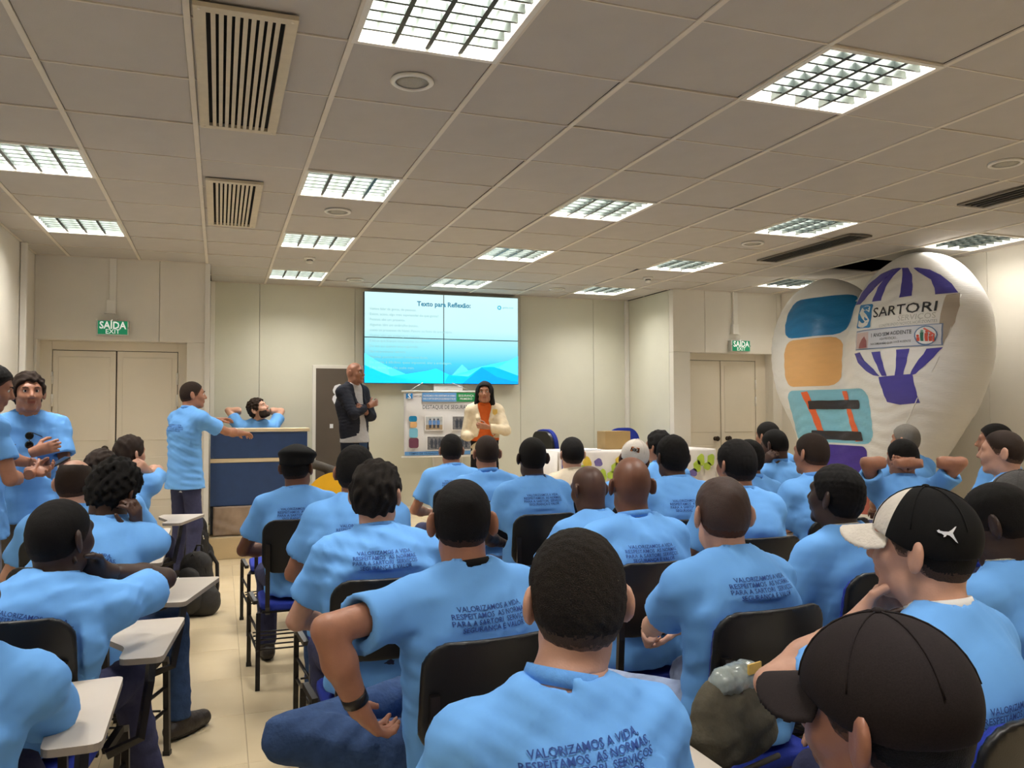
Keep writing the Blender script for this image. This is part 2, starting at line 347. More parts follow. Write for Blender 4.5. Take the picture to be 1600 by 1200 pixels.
# ------------------------------------------------------------------ signed-distance modelling of bodies and soft things
def V3(*a): return np.array(a, np.float32)
def nrm(v): v = np.asarray(v, float); return v/max(1e-9, np.linalg.norm(v))
class Sdf:
    """smooth union / subtraction of tapered capsules and ellipsoids, meshed with surface nets"""
    def __init__(self): self.p = []
    def add(self, f, lo, hi, k=.03, op='u'): self.p.append((f, np.asarray(lo, float), np.asarray(hi, float), k, op)); return self
    def cap(self, a, b, r1, r2=None, k=.03, op='u', fr=None, fk=1.):
        """tapered capsule; fr, fk: squash along the direction fr to fk times the radius"""
        a = np.asarray(a, float); b = np.asarray(b, float); r2 = r1 if r2 is None else r2
        ba = b-a; L2 = max(1e-9, ba @ ba)
        fr_ = None if fr is None else nrm(fr)
        def f(X, Y, Z):
            x, y, z = X-a[0], Y-a[1], Z-a[2]
            if fr_ is not None:
                q = (x*fr_[0]+y*fr_[1]+z*fr_[2])
                qa = float(ba @ fr_); t = np.clip((x*ba[0]+y*ba[1]+z*ba[2])/L2, 0, 1)
                e = (q-t*qa)*(1/fk-1)
                dx, dy, dz = x-t*ba[0]+e*fr_[0], y-t*ba[1]+e*fr_[1], z-t*ba[2]+e*fr_[2]
                return (np.sqrt(dx*dx+dy*dy+dz*dz)-(r1+(r2-r1)*t))*(fk**.6)
            t = np.clip((x*ba[0]+y*ba[1]+z*ba[2])/L2, 0, 1)
            dx, dy, dz = x-t*ba[0], y-t*ba[1], z-t*ba[2]
            return np.sqrt(dx*dx+dy*dy+dz*dz)-(r1+(r2-r1)*t)
        R = max(r1, r2)
        return self.add(f, np.minimum(a, b)-R, np.maximum(a, b)+R, k, op)
    def ell(self, c, r, R=None, k=.03, op='u'):
        c = np.asarray(c, float); r = np.asarray(r, float); Rm = np.eye(3) if R is None else np.asarray(R, float)
        def f(X, Y, Z):
            x, y, z = X-c[0], Y-c[1], Z-c[2]
            u = [(Rm[0, i]*x+Rm[1, i]*y+Rm[2, i]*z)/r[i] for i in range(3)]
            k0 = np.sqrt(u[0]**2+u[1]**2+u[2]**2)+1e-6
            k1 = np.sqrt((u[0]/r[0])**2+(u[1]/r[1])**2+(u[2]/r[2])**2)+1e-6
            return k0*(k0-1)/k1
        e = np.sqrt(((Rm*r)**2).sum(1))
        return self.add(f, c-e, c+e, k, op)
    def plane(self, f, k=.006): return self.add(f, (-9,)*3, (9,)*3, k, 'i')
    def bounds(self):
        lo = np.min([p[1] for p in self.p if p[4] == 'u'], 0); hi = np.max([p[2] for p in self.p if p[4] == 'u'], 0)
        return lo, hi
    def mesh(self, h, name, lo=None, hi=None, disp=None, clips=()):
        l, u = self.bounds(); pad = h*2+.012
        l = l-pad if lo is None else np.maximum(l-pad, lo); u = u+pad if hi is None else np.minimum(u+pad, hi)
        n = np.ceil((u-l)/h).astype(int)+1
        ax = [(l[i]+h*np.arange(n[i])).astype(np.float32) for i in range(3)]
        V = np.full(n, .09, np.float32)
        for f, pl, ph, k, op in self.p:
            m = k+.02 if op != 'i' else 9
            i0 = np.clip(np.floor((pl-m-l)/h).astype(int), 0, n); i1 = np.clip(np.ceil((ph+m-l)/h).astype(int)+1, 0, n)
            if (i1 <= i0).any(): continue
            s = tuple(slice(i0[i], i1[i]) for i in range(3))
            X, Y, Z = ax[0][s[0]][:, None, None], ax[1][s[1]][None, :, None], ax[2][s[2]][None, None, :]
            d = f(X, Y, Z).astype(np.float32); A = V[s]
            if op == 'u':
                q = np.clip(.5+.5*(A-d)/k, 0, 1); V[s] = A*(1-q)+d*q-k*q*(1-q)
            elif op == 's':
                d = -d; q = np.clip(.5-.5*(A-d)/k, 0, 1); V[s] = A*(1-q)+d*q+k*q*(1-q)
            else:
                d = np.broadcast_to(d, A.shape); q = np.clip(.5-.5*(A-d)/k, 0, 1); V[s] = A*(1-q)+d*q+k*q*(1-q)
        X, Y, Z = ax[0][:, None, None], ax[1][None, :, None], ax[2][None, None, :]
        if disp is not None: V = V+disp(X, Y, Z).astype(np.float32)
        for c in clips: V = np.maximum(V, c(X, Y, Z).astype(np.float32))
        V[0] = V[-1] = .05; V[:, 0] = V[:, -1] = .05; V[:, :, 0] = V[:, :, -1] = .05
        return surface_net(V, l, h)
def surface_net(V, lo, h):
    S = V < 0; n = np.array(V.shape)
    c = np.zeros(n-1, np.int8)
    for i in (0, 1):
        for j in (0, 1):
            for k in (0, 1): c += S[i:n[0]-1+i, j:n[1]-1+j, k:n[2]-1+k]
    act = np.argwhere((c > 0) & (c < 8))
    cid = np.full(n-1, -1, np.int32); cid[act[:, 0], act[:, 1], act[:, 2]] = np.arange(len(act))
    P = np.zeros((len(act), 3), np.float32); C = np.zeros(len(act), np.float32)
    cor = np.array([(i, j, k) for i in (0, 1) for j in (0, 1) for k in (0, 1)])
    val = [V[act[:, 0]+q[0], act[:, 1]+q[1], act[:, 2]+q[2]] for q in cor]
    for a in range(8):
        for b in range(a+1, 8):
            if abs(cor[a]-cor[b]).sum() != 1: continue
            m = (val[a] < 0) != (val[b] < 0)
            t = np.where(m, val[a]/np.where(m, val[a]-val[b], 1), 0)
            P += (cor[a]+t[:, None]*(cor[b]-cor[a]))*m[:, None]; C += m
    P = (act+P/C[:, None])*h+lo
    Q = []
    for axis in range(3):
        sl0 = [slice(1, -1)]*3; sl0[axis] = slice(0, -1); sl1 = list(sl0); sl1[axis] = slice(1, None)
        A, B = S[tuple(sl0)], S[tuple(sl1)]
        e = np.argwhere(A != B)
        if not len(e): continue
        ins = A[e[:, 0], e[:, 1], e[:, 2]]
        off = np.ones(3, int); off[axis] = 0
        e = e+off; u, v = (axis+1) % 3, (axis+2) % 3
        def cell(du, dv):
            q = e.copy(); q[:, u] += du; q[:, v] += dv; return cid[q[:, 0], q[:, 1], q[:, 2]]
        q = np.stack([cell(-1, -1), cell(0, -1), cell(0, 0), cell(-1, 0)], 1)
        q[~ins] = q[~ins][:, ::-1]
        Q.append(q)
    return P.astype(np.float32), np.concatenate(Q)
def folds(seed, amp, wl=.11):
    """soft cloth folds: a few warped ridges"""
    rs = np.random.RandomState(seed); L = []
    for i in range(7):
        d = nrm(rs.normal(size=3)*[1, .5, 1.5]); w_ = 2*math.pi/(wl*(rs.uniform(.9, 2.2) if i < 4 else rs.uniform(.45, .7))); e = nrm(rs.normal(size=3))
        L.append((d*w_, rs.uniform(0, 6.3), e*rs.uniform(7, 16), rs.uniform(0, 6.3), rs.uniform(.7, 1.3) if i < 4 else rs.uniform(.3, .55)))
    def f(X, Y, Z):
        t = 0
        for d, p, e, q, a in L:
            s = np.sin(d[0]*X+d[1]*Y+d[2]*Z+p+1.7*np.sin(e[0]*X+e[1]*Y+e[2]*Z+q))
            m = .5+.5*np.sin(e[1]*X*.7+e[2]*Y*.7-e[0]*Z*.8+q*2)
            t = t+a*m*(np.abs(s)**1.5)
        return (t/2.-.45)*amp
    return f
def rot(yaw=0, pitch=0, roll=0):
    """yaw: clockwise from above; pitch: nod down; roll: tilt to the right side (degrees)"""
    y, p, r = (math.radians(t) for t in (yaw, pitch, roll))
    Ry = np.array([[math.cos(y), math.sin(y), 0], [-math.sin(y), math.cos(y), 0], [0, 0, 1]])
    Rp = np.array([[1, 0, 0], [0, math.cos(p), math.sin(p)], [0, -math.sin(p), math.cos(p)]])
    Rr = np.array([[math.cos(r), 0, math.sin(r)], [0, 1, 0], [-math.sin(r), 0, math.cos(r)]])
    return Ry @ Rp @ Rr

# ------------------------------------------------------------------ people
SKIN = {'light': (202, 154, 130), 'tan': (168, 116, 90), 'olive': (146, 98, 76), 'brown': (108, 68, 48), 'dark': (78, 50, 37), 'deep': (58, 38, 29)}
SKINM = {k: mat('skin_'+k, v, .48, noise=.08, scale=30, bump=.06, bscale=260) for k, v in SKIN.items()}
LIPM = {k: mat('lips_'+k, tuple(int(a*b) for a, b in zip(v, (.92, .76, .74))), .45, noise=.05, scale=40) for k, v in SKIN.items()}
HAIRM = {'black': mat('hair_black', (18, 14, 12), .7, spec=.2, noise=.45, scale=420, bump=.5, bscale=520), 'brown': mat('hair_brown', (44, 29, 19), .65, spec=.25, noise=.4, scale=420, bump=.5, bscale=520),
         'grey': mat('hair_grey', (120, 114, 104), .6, noise=.5, scale=420, bump=.5, bscale=520), 'dusty': mat('hair_dusty', (38, 31, 25), .7, spec=.2, noise=.75, scale=360, bump=.8, bscale=480),
         'auburn': mat('hair_auburn', (64, 36, 22), .45, noise=.4, scale=420, bump=.5, bscale=520)}
HRGB = {'black': (20, 17, 15), 'brown': (46, 32, 22), 'grey': (120, 114, 104), 'dusty': (44, 38, 32), 'auburn': (64, 36, 22)}
def fade_mat(hc, skin, t):
    c = tuple(int(a*(1-t)+b*t) for a, b in zip(HRGB[hc], SKIN[skin]))
    return mat('hair_fade_%s_%s_%d' % (hc, skin, int(t*100)), c, .7, noise=.3, scale=420, bump=.3, bscale=520, spec=.2)
def creased(m, scale=6., strength=.55, dist=.025):
    nt = m.node_tree; b = nt.nodes['Principled BSDF']; tc = nt.nodes.new('ShaderNodeTexCoord')
    n = nt.nodes.new('ShaderNodeTexNoise'); n.noise_type = 'RIDGED_MULTIFRACTAL'; n.inputs['Scale'].default_value = scale; n.inputs['Detail'].default_value = 2.5; n.inputs['Distortion'].default_value = .9
    mp = nt.nodes.new('ShaderNodeMapping'); mp.inputs['Scale'].default_value = (1.2, .8, .75); mp.inputs['Rotation'].default_value = (.2, .5, .3)
    nt.links.new(tc.outputs['Object'], mp.inputs[0]); nt.links.new(mp.outputs[0], n.inputs['Vector'])
    bp = nt.nodes.new('ShaderNodeBump'); bp.inputs['Strength'].default_value = strength; bp.inputs['Distance'].default_value = dist
    nt.links.new(n.outputs['Fac'], bp.inputs['Height']); nt.links.new(bp.outputs[0], b.inputs['Normal']); return m
SHIRT = creased(mat('shirt_blue_cotton', (112, 172, 238), .85, noise=.06, scale=7, spec=.15))
COLLAR = mat('collar_rib', (100, 158, 226), .85, noise=.06, scale=80, bump=.2, bscale=120, spec=.15)
PRINT = mat('print_navy', (58, 84, 150), .8, noise=.12, scale=60, spec=.1)
BEIGE = mat('shirt_beige', (214, 200, 176), .85, noise=.06, scale=9, bump=.3, bscale=30, spec=.15)
PANTS = {'navy': mat('trousers_navy', (62, 64, 92), .85, noise=.12, scale=25, bump=.4, bscale=40, spec=.15), 'jeans': mat('jeans_blue', (56, 78, 116), .85, noise=.2, scale=30, bump=.4, bscale=60, spec=.15),
         'pale': mat('jeans_pale', (150, 164, 192), .85, noise=.16, scale=26, bump=.4, bscale=50, spec=.15), 'taupe': mat('trousers_taupe', (112, 100, 84), .85, noise=.1, scale=20, bump=.4, bscale=40, spec=.15),
         'grey': mat('trousers_grey', (150, 150, 156), .85, noise=.1, scale=20, bump=.4, bscale=40, spec=.15), 'black': mat('trousers_black', (24, 22, 24), .8, noise=.1, scale=20, bump=.3, bscale=40, spec=.15)}
SHOEM = mat('shoe_leather', (52, 44, 38), .5, noise=.2, scale=20, bump=.3, bscale=60)
SOLEM = mat('shoe_sole', (24, 22, 21), .7, noise=.1, scale=20)
EYEW = mat('eye_white', (226, 222, 214), .25, noise=.02, scale=40)
IRIS = mat('eye_iris', (30, 20, 14), .2, noise=.1, scale=60)
BLAZER = mat('blazer_navy', (34, 36, 46), .8, noise=.12, scale=40, bump=.3, bscale=60, spec=.2)
CREAMJ = mat('jacket_cream', (216, 200, 170), .75, noise=.06, scale=20, bump=.3, bscale=40, spec=.2)
GREYT = mat('tshirt_grey', (168, 166, 166), .85, noise=.08, scale=20, bump=.3, bscale=40, spec=.15)
ORANGE = mat('blouse_orange', (200, 92, 34), .8, noise=.08, scale=20, bump=.3, bscale=40, spec=.2)
BLACKC = mat('cloth_black', (18, 17, 17), .8, noise=.2, scale=300, bump=.1, bscale=500, spec=.2)
CAPBR = mat('cap_brown_black', (36, 30, 30), .85, noise=.25, scale=500, bump=.12, bscale=700, spec=.15)
CAPW = mat('cap_white', (222, 214, 202), .8, noise=.05, scale=30, bump=.3, bscale=120, spec=.2)
CAPG = mat('cap_grey', (76, 74, 72), .85, noise=.15, scale=30, bump=.4, bscale=120, spec=.2)
eye_mesh = []
def eye_me():
    if not eye_mesh:
        bm = bmesh.new(); bmesh.ops.create_uvsphere(bm, u_segments=12, v_segments=10, radius=.0118)
        for f in bm.faces:
            f.smooth = True
            if f.calc_center_median().y > .0095: f.material_index = 1
        me = bpy.data.meshes.new('eye'); bm.to_mesh(me); bm.free(); me.materials.append(EYEW); me.materials.append(IRIS); eye_mesh.append(me)
    return eye_mesh[0]
def head_prims(S, Hc, R, neckN, female=False, jaw=1.):
    T = lambda p: np.asarray(Hc)+R @ np.asarray(p, float)
    S.ell(T((0, -.014, .028)), (.077, .096, .088), R, .02)
    S.ell(T((0, -.042, -.018)), (.064, .06, .066), R, .03)
    S.ell(T((0, .028, -.032)), (.060*jaw, .064, .084), R, .03)
    S.cap(T((-.036*jaw, .018, -.082)), T((.036*jaw, .018, -.082)), .030, k=.03)
    S.cap(T((-.012, .068, -.098)), T((.012, .068, -.098)), .020, k=.025)
    S.cap(T((-.034, .074, .028)), T((.034, .074, .028)), .014, k=.02)               # brow
    S.cap(T((-.046, .055, -.022)), T((-.03, .072, -.03)), .018, k=.025); S.cap(T((.046, .055, -.022)), T((.03, .072, -.03)), .018, k=.025)
    for s in (-1, 1): S.ell(T((s*.031, .096, .008)), (.015, .010, .0085), R, .012, 's')
    S.cap(T((0, .086, .016)), T((0, .108, -.024)), .008, .013, k=.012)               # nose
    for s in (-1, 1): S.ell(T((s*.012, .096, -.03)), (.009, .010, .008), R, .008)
    S.cap(T((-.018, .088, -.055)), T((.018, .088, -.055)), .008, k=.008)             # lips
    S.cap(T((-.014, .087, -.066)), T((.014, .087, -.066)), .009, k=.008)
    S.cap(T((-.019, .1, -.0605)), T((.019, .1, -.0605)), .0035, k=.003, op='s')
    for s in (-1, 1):
        Re = R @ rot(0, -8, 0) @ np.array([[math.cos(s*.62), -math.sin(s*.62), 0], [math.sin(s*.62), math.cos(s*.62), 0], [0, 0, 1]])
        S.ell(T((s*.088, -.022, -.008)), (.0100, .024, .038), Re, .008)
        S.ell(T((s*.096, -.012, -.003)), (.006, .011, .020), Re, .006, 's')
    nk = .047 if female else .055
    S.cap(T((0, -.026, -.07)), neckN, nk, nk*1.1, k=.03)
    S.cap(T((0, -.02, -.1)), np.asarray(neckN)+[0, 0, -.03], nk*.96, nk*1.15, k=.03)
HAIRLINE = ([-.13, -.085, -.045, -.022, -.006, .006, .022, .034, .05, .066, .085, .12], [-.082, -.08, -.07, -.045, -.012, -.02, -.018, .01, .036, .064, .078, .082])
def hair_sdf(style, t, recede=0.):
    """in the head's own axes"""
    S = Sdf()
    S.ell((0, -.014, .028), (.077+t, .096+t, .088+t*1.15), None, .02)
    S.ell((0, -.042, -.018), (.064+t, .06+t, .066+t), None, .03)
    if style == 'long':
        S.cap((0, -.055, .0), (0, -.06, -.20), .085, .10, k=.03, fr=(0, 1, 0), fk=.62)
        for s in (-1, 1): S.cap((s*.078, -.012, .03), (s*.098, .0, -.17), .024, .032, k=.03)
        xs, zs = [-.2, -.02, .03, .045, .06, .09, .12], [-.3, -.3, -.3, .0, .06, .085, .09]
        S.plane(lambda X, Y, Z: np.minimum((np.interp(Y, xs, zs)-Z)*.6+X*0, .075-np.abs(X)+(Y < .02)*0.0) if False else (np.interp(Y-np.maximum(np.abs(X)-.045, 0)*1.6, xs, zs)-Z)*.6, .008)
    else:
        xs, zs = HAIRLINE
        zs = [z+(.0 if y < .02 else recede) for y, z in zip(xs, zs)]
        S.plane(lambda X, Y, Z: (np.interp(Y, xs, zs)-Z)*.55+X*0, .006)
    if style == 'sides':                                   # bald crown
        S.add(lambda X, Y, Z: np.sqrt((X/.9)**2+((Y-.03)/1.35)**2+((Z-.135)/.9)**2)-.088, (-.1, -.12, .03), (.1, .16, .24), .008, 's')
    elif style == 'thin':
        S.add(lambda X, Y, Z: np.sqrt((X/.9)**2+((Y-.05)/1.2)**2+((Z-.13)/.8)**2)-.055, (-.08, -.06, .04), (.08, .14, .22), .012, 's')
    return S
def hand_prims(S, W, d, n, s, curl=.5, size=1., spread=1.):
    """W wrist, d towards the fingers, n out of the palm, s towards the thumb"""
    d, n = nrm(d), nrm(n); n = nrm(n-d*(n @ d)); s0 = np.cross(d, n); s = s0 if s0 @ np.asarray(s, float) > 0 else -s0
    W = np.asarray(W, float)
    for i in range(4):
        o = (.027-.018*i)*size
        kn = W+d*(.088-.004*abs(i-1))*size+s*o-n*.002
        S.cap(W+d*.012+s*o*.55, kn, .0135*size, .0115*size, k=.014)
        L = np.array([.042, .026, .02])*size*(.92, 1., .95, .76)[i]
        p = kn; a = .12+curl*.5
        dd = nrm(d+s*(.10-.07*i)*spread)
        for j in range(3):
            q = p+(dd*math.cos(a)+n*math.sin(a))*L[j]
            S.cap(p, q, (.0098-.0009*j)*size, (.0092-.0009*j)*size, k=.004)
            p = q; a += curl*(1.0, .8, .5)[j]
    S.cap(W, W+d*.04*size, .024*size, .026*size, k=.02, fr=n, fk=.65)
    b = W+d*.022*size+s*.022*size+n*.006
    t1 = b+nrm(d*.62+s*.72+n*.35)*.042*size
    t2 = t1+nrm(d*.9+s*.25+n*(.25+.4*curl))*.03*size
    t3 = t2+nrm(d*.9-s*.1+n*(.2+.5*curl))*.024*size
    S.cap(b, t1, .0145*size, .0115*size, k=.012); S.cap(t1, t2, .0112*size, .0102*size, k=.005); S.cap(t2, t3, .0102*size, .0085*size, k=.005)
def ik(S, T, pole, l1, l2):
    S = np.asarray(S, float); T = np.asarray(T, float); v = T-S; D = np.linalg.norm(v)
    if D > (l1+l2)*.995: T = S+v/D*(l1+l2)*.995; v = T-S; D = np.linalg.norm(v)
    u = v/D; a = (l1*l1-l2*l2+D*D)/(2*D); hgt = math.sqrt(max(0, l1*l1-a*a))
    p = np.asarray(pole, float); p = nrm(p-u*(p @ u))
    return S+u*a+p*hgt, T
PEOPLE = {}
def person(key, root, H, label, yaw=0, hy=0, hp=0, hr=0, skin='tan', hair='buzz', hc='black', bulk=1., arms=('lap', 'lap'), legs=None, seat=.45, lod=.012,
           shirt='tee', pants='navy', cap=None, cyaw=0, print_drop=.105, bow=.0, z0=0., group=None, recede=0., eyes=False, female=False, beard=False, twist=0, shrug=0., jaw=1., prt=True, pcol=None, tuck=False, stand=False, seed=None, hs=1., neck=0., nx=0., watch=None, necklace=None):
    """root: floor point under the pelvis; H: head centre, both in the room"""
    seed = seed if seed is not None else sum(ord(c)*7**i for i, c in enumerate(key)) % 9973
    P0 = tag(empty('person', (root[0], root[1], z0), -math.radians(yaw)), label, 'person', group)
    PEOPLE[key] = P0
    cy, sy = math.cos(math.radians(yaw)), math.sin(math.radians(yaw))
    d = np.asarray(H, float)-[root[0], root[1], z0]
    Hc = np.array([d[0]*cy-d[1]*sy, d[0]*sy+d[1]*cy, d[2]])
    R = rot(hy-yaw, hp, hr)
    hip = np.array([0, 0, .95 if stand else seat+.10])
    N = Hc+np.array([nx, -.030, -.141-neck])*hs+R @ np.array([0, -.012, 0])           # base of the neck
    chest = hip+(N-hip)*.66+[0, -.035-bow, 0]; waist = hip+(N-hip)*.30+[0, -.015-bow*.7, 0]
    tw = rot(twist)
    sw = (.15 if female else .172)*(.9+.1*bulk)
    up = nrm(N-chest)
    SH = {s: N+tw @ np.array([s*sw, 0., 0])+np.array([0, .0, -.076+shrug]) for s in (-1, 1)}
    front = tw @ np.array([0, 1., 0])
    A = {}; HANDS = [s for s, q in zip((-1, 1), arms) if not (isinstance(q, str) and q == 'stub')]
    for s, spec in zip((-1, 1), arms):
        l1, l2 = .29, .25; palm = None; curl = .45; hd = None
        if spec == 'lap': T, pole, palm = hip+[s*.12, .27, .13], ((-1., -.5, -.5) if s < 0 else (.45, -1., -.4)), (0, 0, -1)
        elif spec == 'knee': T, pole, palm = hip+[s*.1, .40, .15], (s*1., -.3, -.2), (0, 0, -1)
        elif spec == 'tablet': T, pole, palm = np.array([.22 if s > 0 else .05, .42, seat+.33]), (s*1., -.4, -.6), (0, 0, -1)
        elif spec == 'chin': T, pole, palm, curl = Hc+R @ np.array([s*.055, .115, -.175]), (s*1., .5, -.8), None, .9
        elif spec == 'chinside': T, pole, palm, curl = Hc+R @ np.array([s*.085, .095, -.125]), (s*1., .2, -1.), None, .9
        elif spec == 'cheek': T, pole, palm, curl = Hc+R @ np.array([s*.118, .04, -.125]), (s*.6, .7, -1.5), None, .9
        elif spec == 'behind': T, pole, palm, curl = Hc+R @ np.array([s*.065, -.128, -.05]), (s*1., -.35, -.5), R @ np.array([0, 1., .1]), .35
        elif spec == 'side': T, pole, palm, curl = SH[s]+[s*.06, .04, -.53], (s*.5, -1, 0), (-s, 0, 0), .4
        elif spec == 'behind0': T, pole, palm, curl = Hc+np.array([s*.06, -.125, -.03]), (s*1., -.1, -.35), np.array([0, 1., .1]), .35
        elif spec == 'stub': T, pole, palm, l2 = SH[s]+[s*.05, .10, -.29], (s*.3, -1, 0), (-s, 0, 0), .07
        elif spec == 'cross': T, pole, palm, curl = N+front*(.20+.02*s)+tw @ np.array([-s*.03, 0, 0])+[0, 0, -.25+.03*s], (s*1., -.25, -.45), (0, -1, -.1), .7
        else: T, pole, palm, curl, hd = (spec+(None,)*5)[:5]; T = np.asarray(T, float)+(N if spec[-1] == 'N' else 0); curl = .45 if curl is None else curl
        E_, T = ik(SH[s], T, pole, l1, l2)
        fd = nrm(T-E_)
        if spec in ('chin', 'chinside'): hd, palm = nrm(fd*.7+R @ np.array([-s*.5, 0, .3])), R @ np.array([-s*.2, -1, .2])
        elif spec == 'cheek': hd, palm = nrm(fd*.8+R @ np.array([-s*.2, -.2, .6])), R @ np.array([-s*1., -.2, .1])
        elif spec == 'behind': hd = nrm(fd*.6+R @ np.array([-s*1., 0, .15]))
        elif spec == 'behind0': hd = nrm(fd*.6+np.array([-s*1., 0, .15]))
        elif hd is None: hd = fd if palm is None else nrm(fd*.75+nrm(fd*[1, 1, .25])*.4)
        if palm is None: palm = (-s, 0, -.3)
        thumb = np.cross(np.asarray(palm, float), hd)*(1 if s < 0 else -1)
        A[s] = (E_, T, np.asarray(hd, float), palm, thumb, curl)
    # body: one surface of skin - head, neck, trunk, arms, hands
    S = Sdf(); b = bulk
    S.cap(hip+up*.04, waist, .10*b, .10*b, k=.05, fr=front, fk=.7); S.cap(waist, chest, .105*b, .115*b, k=.06, fr=front, fk=.6)
    S.cap(chest+[0, .02, 0], N-up*.07, .11*b, .065, k=.05, fr=front, fk=.55)
    S.cap(SH[-1]*.9+N*.1-up*.02, SH[1]*.9+N*.1-up*.02, .036, k=.04)
    for s in (-1, 1):
        S.cap(N+up*.004, SH[s]-up*.008, .034, .034, k=.04)
        E_, T, hd, palm, th, curl = A[s]; m = (.85 if female else 1.)*(.75+.25*b)
        S.cap(SH[s], E_, .049*m, .037*m, k=.03); S.cap(E_, E_*.6+T*.4, .036*m, .041*m, k=.010); S.cap(E_*.6+T*.4, T, .041*m, .027*m, k=.02)
    nb = len(S.p)
    head_prims(S, Hc, R, N, female, jaw)
    for s in HANDS:
        E_, T, hd, palm, th, curl = A[s]
        hand_prims(S, T, hd, palm, th, curl, .92 if female else 1.)
    hup = R @ np.array([0, .1, 1.]); hup = nrm(hup); pc = Hc-hup*.125
    headclip = lambda X, Y, Z: (X-pc[0])*hup[0]+(Y-pc[1])*hup[1]+(Z-pc[2])*hup[2]      # >0 in the head
    handclip = {}
    for s in HANDS:
        E_, T, hd, *_ = A[s]; fd = nrm(T-E_); q = T-fd*.03
        handclip[s] = (lambda q, fd, T: (lambda X, Y, Z: np.minimum((X-q[0])*fd[0]+(Y-q[1])*fd[1]+(Z-q[2])*fd[2], .23-np.sqrt((X-T[0])**2+(Y-T[1])**2+(Z-T[2])**2))))(q, fd, T)
    VV, FF, off = [], [], 0
    Sb = Sdf(); Sb.p = S.p[:nb]+[p for p in S.p[nb:] if p[3] == .03]              # trunk grid does not need fingers or face
    near_head = lambda X, Y, Z: np.minimum(headclip(X, Y, Z)-.008, .17-np.sqrt((X-Hc[0])**2+(Y-Hc[1])**2+(Z-Hc[2])**2))
    pieces = [(Sb, max(lod*1.28, .0098), None, None, [near_head]+[(lambda f: (lambda X, Y, Z: f(X, Y, Z)-.006))(handclip[s]) for s in HANDS])]
    hh = max(.0052, lod*.62)
    Sh = Sdf(); Sh.p = [p for p in S.p[nb:len(S.p)] if True][:0]
    head_only = Sdf(); head_prims(head_only, Hc, R, N, female, jaw)
    pieces.append((head_only, hh, Hc-.2, Hc+.17, [lambda X, Y, Z: -headclip(X, Y, Z)]))
    for s in HANDS:
        E_, T, hd, palm, th, curl = A[s]; Sn = Sdf(); m = (.85 if female else 1.)*(.75+.25*b)
        Sn.cap(E_*.6+T*.4, T, .041*m, .027*m, k=.02); hand_prims(Sn, T, hd, palm, th, curl, .92 if female else 1.)
        pieces.append((Sn, max(.0060, lod*.68), T-.22, T+.22, [lambda X, Y, Z, f=handclip[s]: -f(X, Y, Z)]))
    for q, h, lo, hi, cl in pieces:
        v, f = q.mesh(h, 'body', lo, hi, None, cl); VV.append(v); FF.append(f+off); off += len(v)
    V = np.concatenate(VV); F = np.concatenate(FF)
    me = mesh_np('body', V, F); me.materials.append(SKINM[skin]); me.materials.append(LIPM[skin])
    c = V[F].mean(1); hl = (c-Hc) @ R
    lip = (np.abs(hl[:, 0]) < .021) & (hl[:, 1] > .086) & (hl[:, 2] < -.0515) & (hl[:, 2] > -.068)
    me.polygons.foreach_set('material_index', lip.astype(np.int32))
    obj('body', me, None, P0)
    # clothes
    sh_m = {'tee': SHIRT, 'beige': BEIGE, 'blazer': GREYT, 'jacket': ORANGE}[shirt]
    G = Sdf(); e = .017
    low = hip-up*.02 if not stand else hip+[0, .0, -.16]
    G.cap(low, waist, (.172 if not stand else .194)*b+.006, .155*b, k=.06, fr=front, fk=.80); G.cap(waist, chest, .15*b, .17*b, k=.07, fr=front, fk=.68)
    G.cap(chest, N-up*.055, .165*b, .10, k=.07, fr=front, fk=.64)
    G.cap(SH[-1]*.92+N*.08-up*.01, SH[1]*.92+N*.08-up*.01, .064, k=.06)
    for s in (-1, 1):
        G.cap(N-up*.012, SH[s], .054, .060, k=.05)
        E_, T = A[s][0], A[s][1]
        if shirt in ('tee', 'beige'):
            fd = nrm(E_-SH[s]); end = SH[s]+(E_-SH[s])*.71; a0 = SH[s]+fd*.02
            fall = np.array([0, 0, -.010])
            G.cap(SH[s], end+fall, .062*(.6+.4*b), .077*(.6+.4*b), k=.04)
            cutp = SH[s]+(E_-SH[s])*.66
            G.add((lambda cutp, fd, c0: lambda X, Y, Z: np.maximum(-((X-cutp[0])*fd[0]+(Y-cutp[1])*fd[1]+(Z-cutp[2])*fd[2]), np.sqrt((X-c0[0])**2+(Y-c0[1])**2+(Z-c0[2])**2)-.14))(cutp, fd, end+fall), end-.15, end+.15, .004, 's')
            G.cap(cutp-fd*.025, end+fd*.1, .047*(.6+.4*b), .052*(.6+.4*b), k=.004, op='s')
    neckdir = nrm(Hc+R @ np.array([0, -.03, -.06])-N)
    nd = nrm(neckdir*[.6, 0, 0]+front*.20+[0, 0, 1.])
    G.cap(N+nd*.036, N+nd*.2, .066 if not female else .077, .11, k=.010, op='s')
    if shirt == 'blazer' or shirt == 'jacket': pass
    if not stand:
        ca, sa = math.cos(math.radians(cyaw-yaw)), math.sin(math.radians(cyaw-yaw))
        def seatback(off):
            def f(X, Y, Z):
                x = X*ca-Y*sa; y = X*sa+Y*ca
                return -.195+.9*x*x-.16*(Z-.75)+off-y-np.maximum(Z-.925, 0)*2-np.maximum(np.abs(x)-.20, 0)*4-np.maximum(.60-Z, 0)*.4
            return f
        G.plane(seatback(.053), .02)
    fold = folds(seed, .0095 if shirt in ('tee', 'beige') else .006, .13)
    if stand: hz_ = hip[2]-(.125 if shirt == 'tee' else .02); G.plane(lambda X, Y, Z: hz_-Z+X*0+Y*0, .004)
    if not stand and not tuck:
        G.plane(lambda X, Y, Z: (seat+.016-Z)+X*0+Y*0, .01)
    ends = [SH[s]+(A[s][0]-SH[s])*.68 for s in (-1, 1)]
